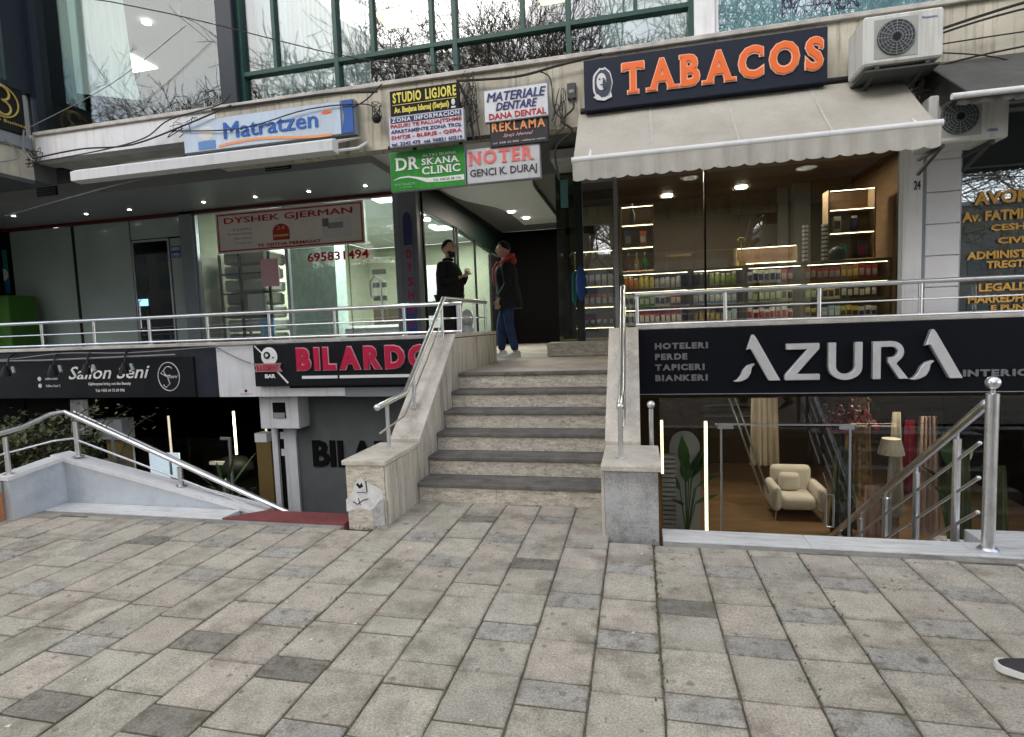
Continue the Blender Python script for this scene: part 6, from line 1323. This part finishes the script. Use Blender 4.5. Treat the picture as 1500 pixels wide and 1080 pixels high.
def person(label, loc, rz, pose, cloth, scale=1.0):
    t = thing('person', label, 'person', loc, rz=rz); t.scale = (scale,)*3; P = pose; off = Vector(loc)
    def fin(B, nm, m_, smooth=True):
        B.v = [(v[0]+off.x, v[1]+off.y, v[2]+off.z) for v in B.v]; return B.build(nm, m_, t, smooth=smooth)
    hz = P.get('hip', .95); lean = P.get('lean', 0); hx = P.get('hipx', 0)
    pel = (hx, 0, hz); ch = (hx+lean*.4, 0, hz+.38); nk = (hx+lean*.6+.0, 0, hz+.53); hc = P.get('head', (hx+lean*.7+.02, 0, hz+.70))
    body = [[(*pel, (.13, .10)), (hx+lean*.2, 0, hz+.18, (.125, .09)), (*ch, (.15, .10)), (*nk, (.055, .055)), (hc[0]-.015, 0, hc[2]-.07, (.052, .055))]]
    arms = []; sides = {}
    for s_, key in ((1, 'l'), (-1, 'r')):
        hip = (hx, s_*.085, hz-.05); kn = P['knee_'+key]; an = P['ankle_'+key]; body.append([(*pel, (.13, .10)), (*hip, .09), (*kn, .055), (*an, .036), (an[0]+.03, an[1], an[2]-.05, .03)])
        sh = (ch[0]-.005, s_*.185, ch[2]+.08); el = P['elbow_'+key]; wr = P['wrist_'+key]; body.append([(*ch, (.15, .10)), (*sh, .058), (*el, .040), (*wr, .026)]); sides[key] = (hip, kn, an, sh, el, wr)
    B = MB(); v, f = skin(body); add_raw(B, v, f); head_mesh(B, hc, 1.08, P.get('nod', 0))
    for s_, key in ((1, 'l'), (-1, 'r')):
        el, wr = Vector(sides[key][4]), Vector(sides[key][5]); hd = P.get('hand_'+key, tuple((wr-el).normalized())); hand(B, wr, hd, s_, P.get('curl', .4))
    fin(B, 'body', 'skin')
    # clothes follow the joints, a little wider
    tr = MB(); chs = []
    for key, s_ in (('l', 1), ('r', -1)):
        hip, kn, an, sh, el, wr = sides[key]; mid = tuple((a+b_)/2 for a, b_ in zip(kn, an)); chs.append([(*pel, (.155, .125)), (hip[0], hip[1], hip[2], .108), (*kn, .078), (*mid, .072), (an[0], an[1], an[2]+.0, .064)])
    v, f = skin(chs); add_raw(tr, v, f); fin(tr, 'trousers', cloth['legs'])
    B = MB(); hem = cloth['hem']
    cx_ = hx+lean*.3
    sh_z = ch[2]+.085
    if cloth['kind'] == 'coat': rings = [(hx-.02, 0, hem, .215, .25), (hx-.02, 0, hem+.06, .212, .246), (hx-.02, 0, hem+.13, .200, .24), (hx-.01, 0, hz+.04, .188, .23), (hx-.01, 0, hz+.10, .182, .222), (cx_, 0, hz+.20, .175, .215), (cx_, 0, hz+.27, .178, .218), (cx_+.01, 0, ch[2]-.02, .175, .222), (ch[0], 0, sh_z-.03, .150, .215), (ch[0]-.005, 0, sh_z+.02, .105, .165), (nk[0]-.01, 0, nk[2]-.02, .075, .085)]
    else: rings = [(hx, 0, hem, .165, .195), (hx+.01, 0, hem+.05, .185, .205), (cx_+.025, 0, hz+.12, .185, .205), (cx_+.01, 0, ch[2]-.04, .172, .215), (ch[0], 0, sh_z-.03, .135, .210), (ch[0]-.005, 0, sh_z+.02, .10, .165), (nk[0]-.01, 0, nk[2]-.02, .072, .08)]
    loft(B, rings, 40, .04, 3); chs = []
    for key in 'lr':
        hip, kn, an, sh, el, wr = sides[key]; wv = Vector(wr)+(Vector(el)-Vector(wr)).normalized()*.02; si = (sh[0], sh[1]*.72, sh[2]-.02); m1 = Vector(sh).lerp(Vector(el), .5); m2_ = Vector(el).lerp(wv, .5)
        chs = [[(*si, .085), (sh[0], sh[1], sh[2]-.015, .082), (*m1, .072), (*el, .066), (*m2_, .058), (*wv, .050)]]
        v, f = skin(chs); add_raw(B, v, f)
    chs = None
    fin(B, cloth['kind'], cloth['top'])
    U_, S2 = MB(), MB()
    for key in 'lr': an = sides[key][2]; shoe(U_, S2, (an[0], an[1], an[2]-.09), P.get('foot_'+key, 0), P.get('pitch_'+key, 0))
    so = fin(U_, 'sneakers', cloth['shoe']); fin(S2, 'soles', 'sole', False)
    hb = hair_cap(hc, 1.08, thick=cloth.get('hairt', .010)); fin(hb, 'hair', 'hair')
    if cloth.get('beard'):
        B = MB(); B.ball((hc[0]+.052, 0, hc[2]-.088), .058, 14, (.85, .95, .85)); B.ball((hc[0]+.03, 0, hc[2]-.055), .07, 12, (.7, 1.0, .6)); fin(B, 'beard', 'beard')
    B = MB()
    for s_ in (-1, 1): B.ball((hc[0]+.088, s_*.030, hc[2]+.018), .008, 8, (.6, 1.3, .7)); B.ball((hc[0]+.094, s_*.030, hc[2]+.038), .010, 8, (.4, 1.9, .45))
    fin(B, 'eyes_and_brows', 'hair')
    if cloth.get('hood'):
        B = MB(); ring = []
        for i in range(17): a = 2*math.pi*i/16; ring.append((nk[0]-.015+.095*math.cos(a), .10*math.sin(a), nk[2]+.015-.055*math.cos(a)))
        B.tube(ring, [.036+.014*(-math.cos(2*math.pi*i/16)) for i in range(17)], 10, False); B.ball((nk[0]-.12, 0, nk[2]-.0), .085, 12, (.7, 1.15, .75))
        B.tube([(ch[0]+.10, .05, nk[2]-.02), (ch[0]+.165, .04, ch[2]+.02), (ch[0]+.17, .035, ch[2]-.12), (ch[0]+.165, .03, ch[2]-.2)], [.04, .045, .04, .028], 8); B.tube([(ch[0]+.10, -.05, nk[2]-.02), (ch[0]+.165, -.04, ch[2]+.02), (ch[0]+.17, -.035, ch[2]-.12), (ch[0]+.165, -.03, ch[2]-.2)], [.04, .045, .04, .028], 8)
        fin(B, 'hood', 'hood')
    if cloth.get('collar'):
        B = MB(); B.tube([(nk[0]+.062*math.cos(2*math.pi*i/16), .066*math.sin(2*math.pi*i/16), nk[2]+.01) for i in range(17)], .022, 8, False); fin(B, 'collar', cloth['top'])
    return t
# right man: side on, facing left, near arm hanging
A_ = dict(hip=.93, lean=.03, knee_l=(-.02, .10, .50), ankle_l=(-.10, .10, .09), knee_r=(.13, -.09, .50), ankle_r=(.13, -.11, .09), elbow_l=(-.03, .235, 1.10), wrist_l=(.12, .24, .87), elbow_r=(-.02, -.235, 1.10), wrist_r=(.10, -.24, .86), hand_l=(.12, .0, -.97), hand_r=(.1, 0, -1), foot_l=.25, foot_r=-.15)
person('man in black coat, coral red hood and blue jeans at the top of the stairs', (-2.03, 8.72, ZL), R(188), A_, dict(kind='coat', top='coat', legs='jeans', shoe='shoe_w', hem=.74, hood=True, hairt=.012), 1.055)
B_ = dict(hip=.93, lean=.0, knee_l=(.04, .10, .50), ankle_l=(.0, .11, .09), knee_r=(.04, -.10, .50), ankle_r=(-.02, -.11, .09), elbow_l=(.06, .26, 1.13), wrist_l=(.25, .07, 1.24), elbow_r=(.04, -.27, 1.12), wrist_r=(.24, -.08, 1.20), hand_l=(.5, -.6, .35), hand_r=(.5, .55, .3), nod=.08, curl=.6)
person('bearded man in black with hands raised to his chest, behind the terrace railing', (-2.80, 8.10, ZL), R(-12), B_, dict(kind='sweater', top='jkt', legs='btrous', shoe='shoe_w', hem=.82, beard=True, collar=True, hairt=.006), 1.05)
C_ = dict(hip=.93, lean=.05, knee_l=(.20, .09, .52), ankle_l=(.36, .09, .10), knee_r=(-.05, -.09, .50), ankle_r=(-.32, -.09, .17), elbow_l=(-.12, .24, 1.12), wrist_l=(-.02, .25, .90), elbow_r=(-.04, -.24, 1.12), wrist_r=(.04, -.24, .88), pitch_r=-.45)
person('walker at the right edge of whom only one dark sneaker with a white sole shows', (2.075, 2.64, .004), R(180-12), C_, dict(kind='jacket', top='jkt', legs='btrous', shoe='shoe_d', hem=.82, collar=True), 1.03)
# crouched bag behind the railing
t = thing('bag', 'grey and white plastic bag on the terrace beside the bearded man', 'bag', (-2.35, 7.6, 1.49)); B = MB(); B.ball((-2.33, 7.35, ZL+.28), .26, 14, (.7, .5, 1.1)); B.ball((-2.30, 7.35, ZL+.62), .11, 10, (.8, .6, 1.3)); B.build('sack', mat('grey plastic bag', (.33, .34, .36), .45, var=.4, vscale=14, bump=1, bscale=16), t, smooth=True)

# ================================================================== ACROSS THE STREET (seen in the glass)
def tree(name, lab, x, y, h, seed):
    rg = random.Random(seed); T_ = MB(); Br = MB()
    def grow(p, d, ln, r, lev):
        n = 4; pts = [p]; q = Vector(p); dd_ = Vector(d)
        for i in range(n): dd_ = (dd_+Vector((rg.gauss(0, .13), rg.gauss(0, .13), rg.gauss(0, .08)+.03))).normalized(); q = q+dd_*ln/n; pts.append(tuple(q))
        rr = [max(.0075, r*(1-.4*i/n)) for i in range(n+1)]; (T_ if lev == 0 else Br).tube(pts, rr, 8 if lev == 0 else 5 if lev < 3 else 3, lev == 0)
        if lev >= 6: return
        for k in range((5, 5, 4, 4, 4, 3)[lev]):
            i = rg.randrange(2, n+1) if lev else n-rg.choice((0, 0, 1)); a = rg.uniform(0, 6.28); sp = rg.uniform(.45, .95); o_ = dd_.orthogonal().normalized(); o_.rotate(Matrix.Rotation(a, 3, dd_))
            grow(pts[i], (dd_*math.cos(sp)+o_*math.sin(sp)), ln*rg.uniform(.58, .82), rr[i]*(rg.uniform(.6, .82) if lev < 2 else rg.uniform(.45, .68)), lev+1)
    grow((0, 0, 0), (0, 0, 1), h*.27, .25, 0)
    t = thing(name, lab, 'tree', (x, y, -.13)); o_ = Vector((x, y, -.13))
    for B in (T_, Br): B.v = [(v[0]+x, v[1]+y, v[2]-.13) for v in B.v]
    T_.build('trunk', 'bark', t, smooth=True); Br.build('branches', 'bark', t)
    return t
M['bark'] = mat('plane bark', (.16, .13, .10), .9, var=.4, vscale=5)
ta = tree('plane_tree', 'bare plane tree across the street reflected in the left upper window', -7.5, -4.2, 15, 3); tb = tree('plane_tree', 'bare plane tree across the street reflected in the kiosk window', 2.8, -4.5, 15, 8); tc_ = tree('plane_tree', 'bare plane tree reflected in the green framed windows', -2.4, -5.2, 16, 21)
for src, x, y, a, lab in ((tb, -12, -6, 1.0, 'bare plane tree reflected left of the dark pillar'), (tc_, 7.2, -4.6, 2.0, 'bare plane tree reflected in the lettered office window'), (ta, 0.6, -11, 3.0, 'farther bare plane tree behind the others'), (tb, -6, -16, 4.2, 'far bare plane tree across the road, left'), (tc_, 9, -16, 5.1, 'far bare plane tree across the road, right'), (ta, -17, -12, 2.6, 'leftmost bare plane tree across the street')):
    c = copy_tree(src); c.location = (x, y, -.13); c.rotation_euler = (0, 0, a); c['label'] = lab
M['facade_far'] = mat('far facade', (.13, .12, .105), .85, var=.15, vscale=.5); M['win_far'] = mat('far window', (.05, .06, .07), .2)
for bi, (x0, x1, h, lab) in enumerate(((-80, -39, 18, 'tall grey block across the street at the far left'), (-38, -9.5, 8, 'low beige block across the street, left'), (-9, 10, 7.5, 'low beige block across the street, middle'), (10.5, 40, 9, 'low beige block across the street, right'))):
    t = thing('apartment_block', lab, 'building', ((x0+x1)/2, -34, 0)); box('wall', 'facade_far', x0, x1, -44, -34, -.2, h, t); box('roof', 'cement', x0-.2, x1+.2, -44.2, -33.8, h, h+.3, t)
    proto = None
    for i in range(int((x1-x0)/3)):
        for j in range(int(h/3.1)):
            x = x0+1.0+i*3; z = .8+j*3.1
            if proto is None: proto = box('window', 'win_far', x, x+1.4, -33.99, -33.93, z, z+1.6, t); p0 = (x, z)
            else: o = proto.copy(); COL.objects.link(o); o.location = (x-p0[0], 0, z-p0[1])

def seat(prefix, k):
    for o in COL.objects:
        if o.parent is None and o.type == 'EMPTY' and o.get('label', '').startswith(prefix):
            o.scale = (k, 1, k); o.location.x *= k; o.location.z = 1.57+(o.location.z-1.57)*k
for p_, y_ in (('long slate sign', 5.80), ('black sign reading STUDIO', 5.80), ('white sign with lines', 5.745), ('green sign', 5.86), ('pale grey sign', 5.87), ('white sign reading MAT', 5.82), ('dark sign reading REKLAMA', 5.85), ('long pale blue light box', 5.85), ('black light box', 5.90), ('wide black fascia', 5.93)): seat(p_, y_/6)
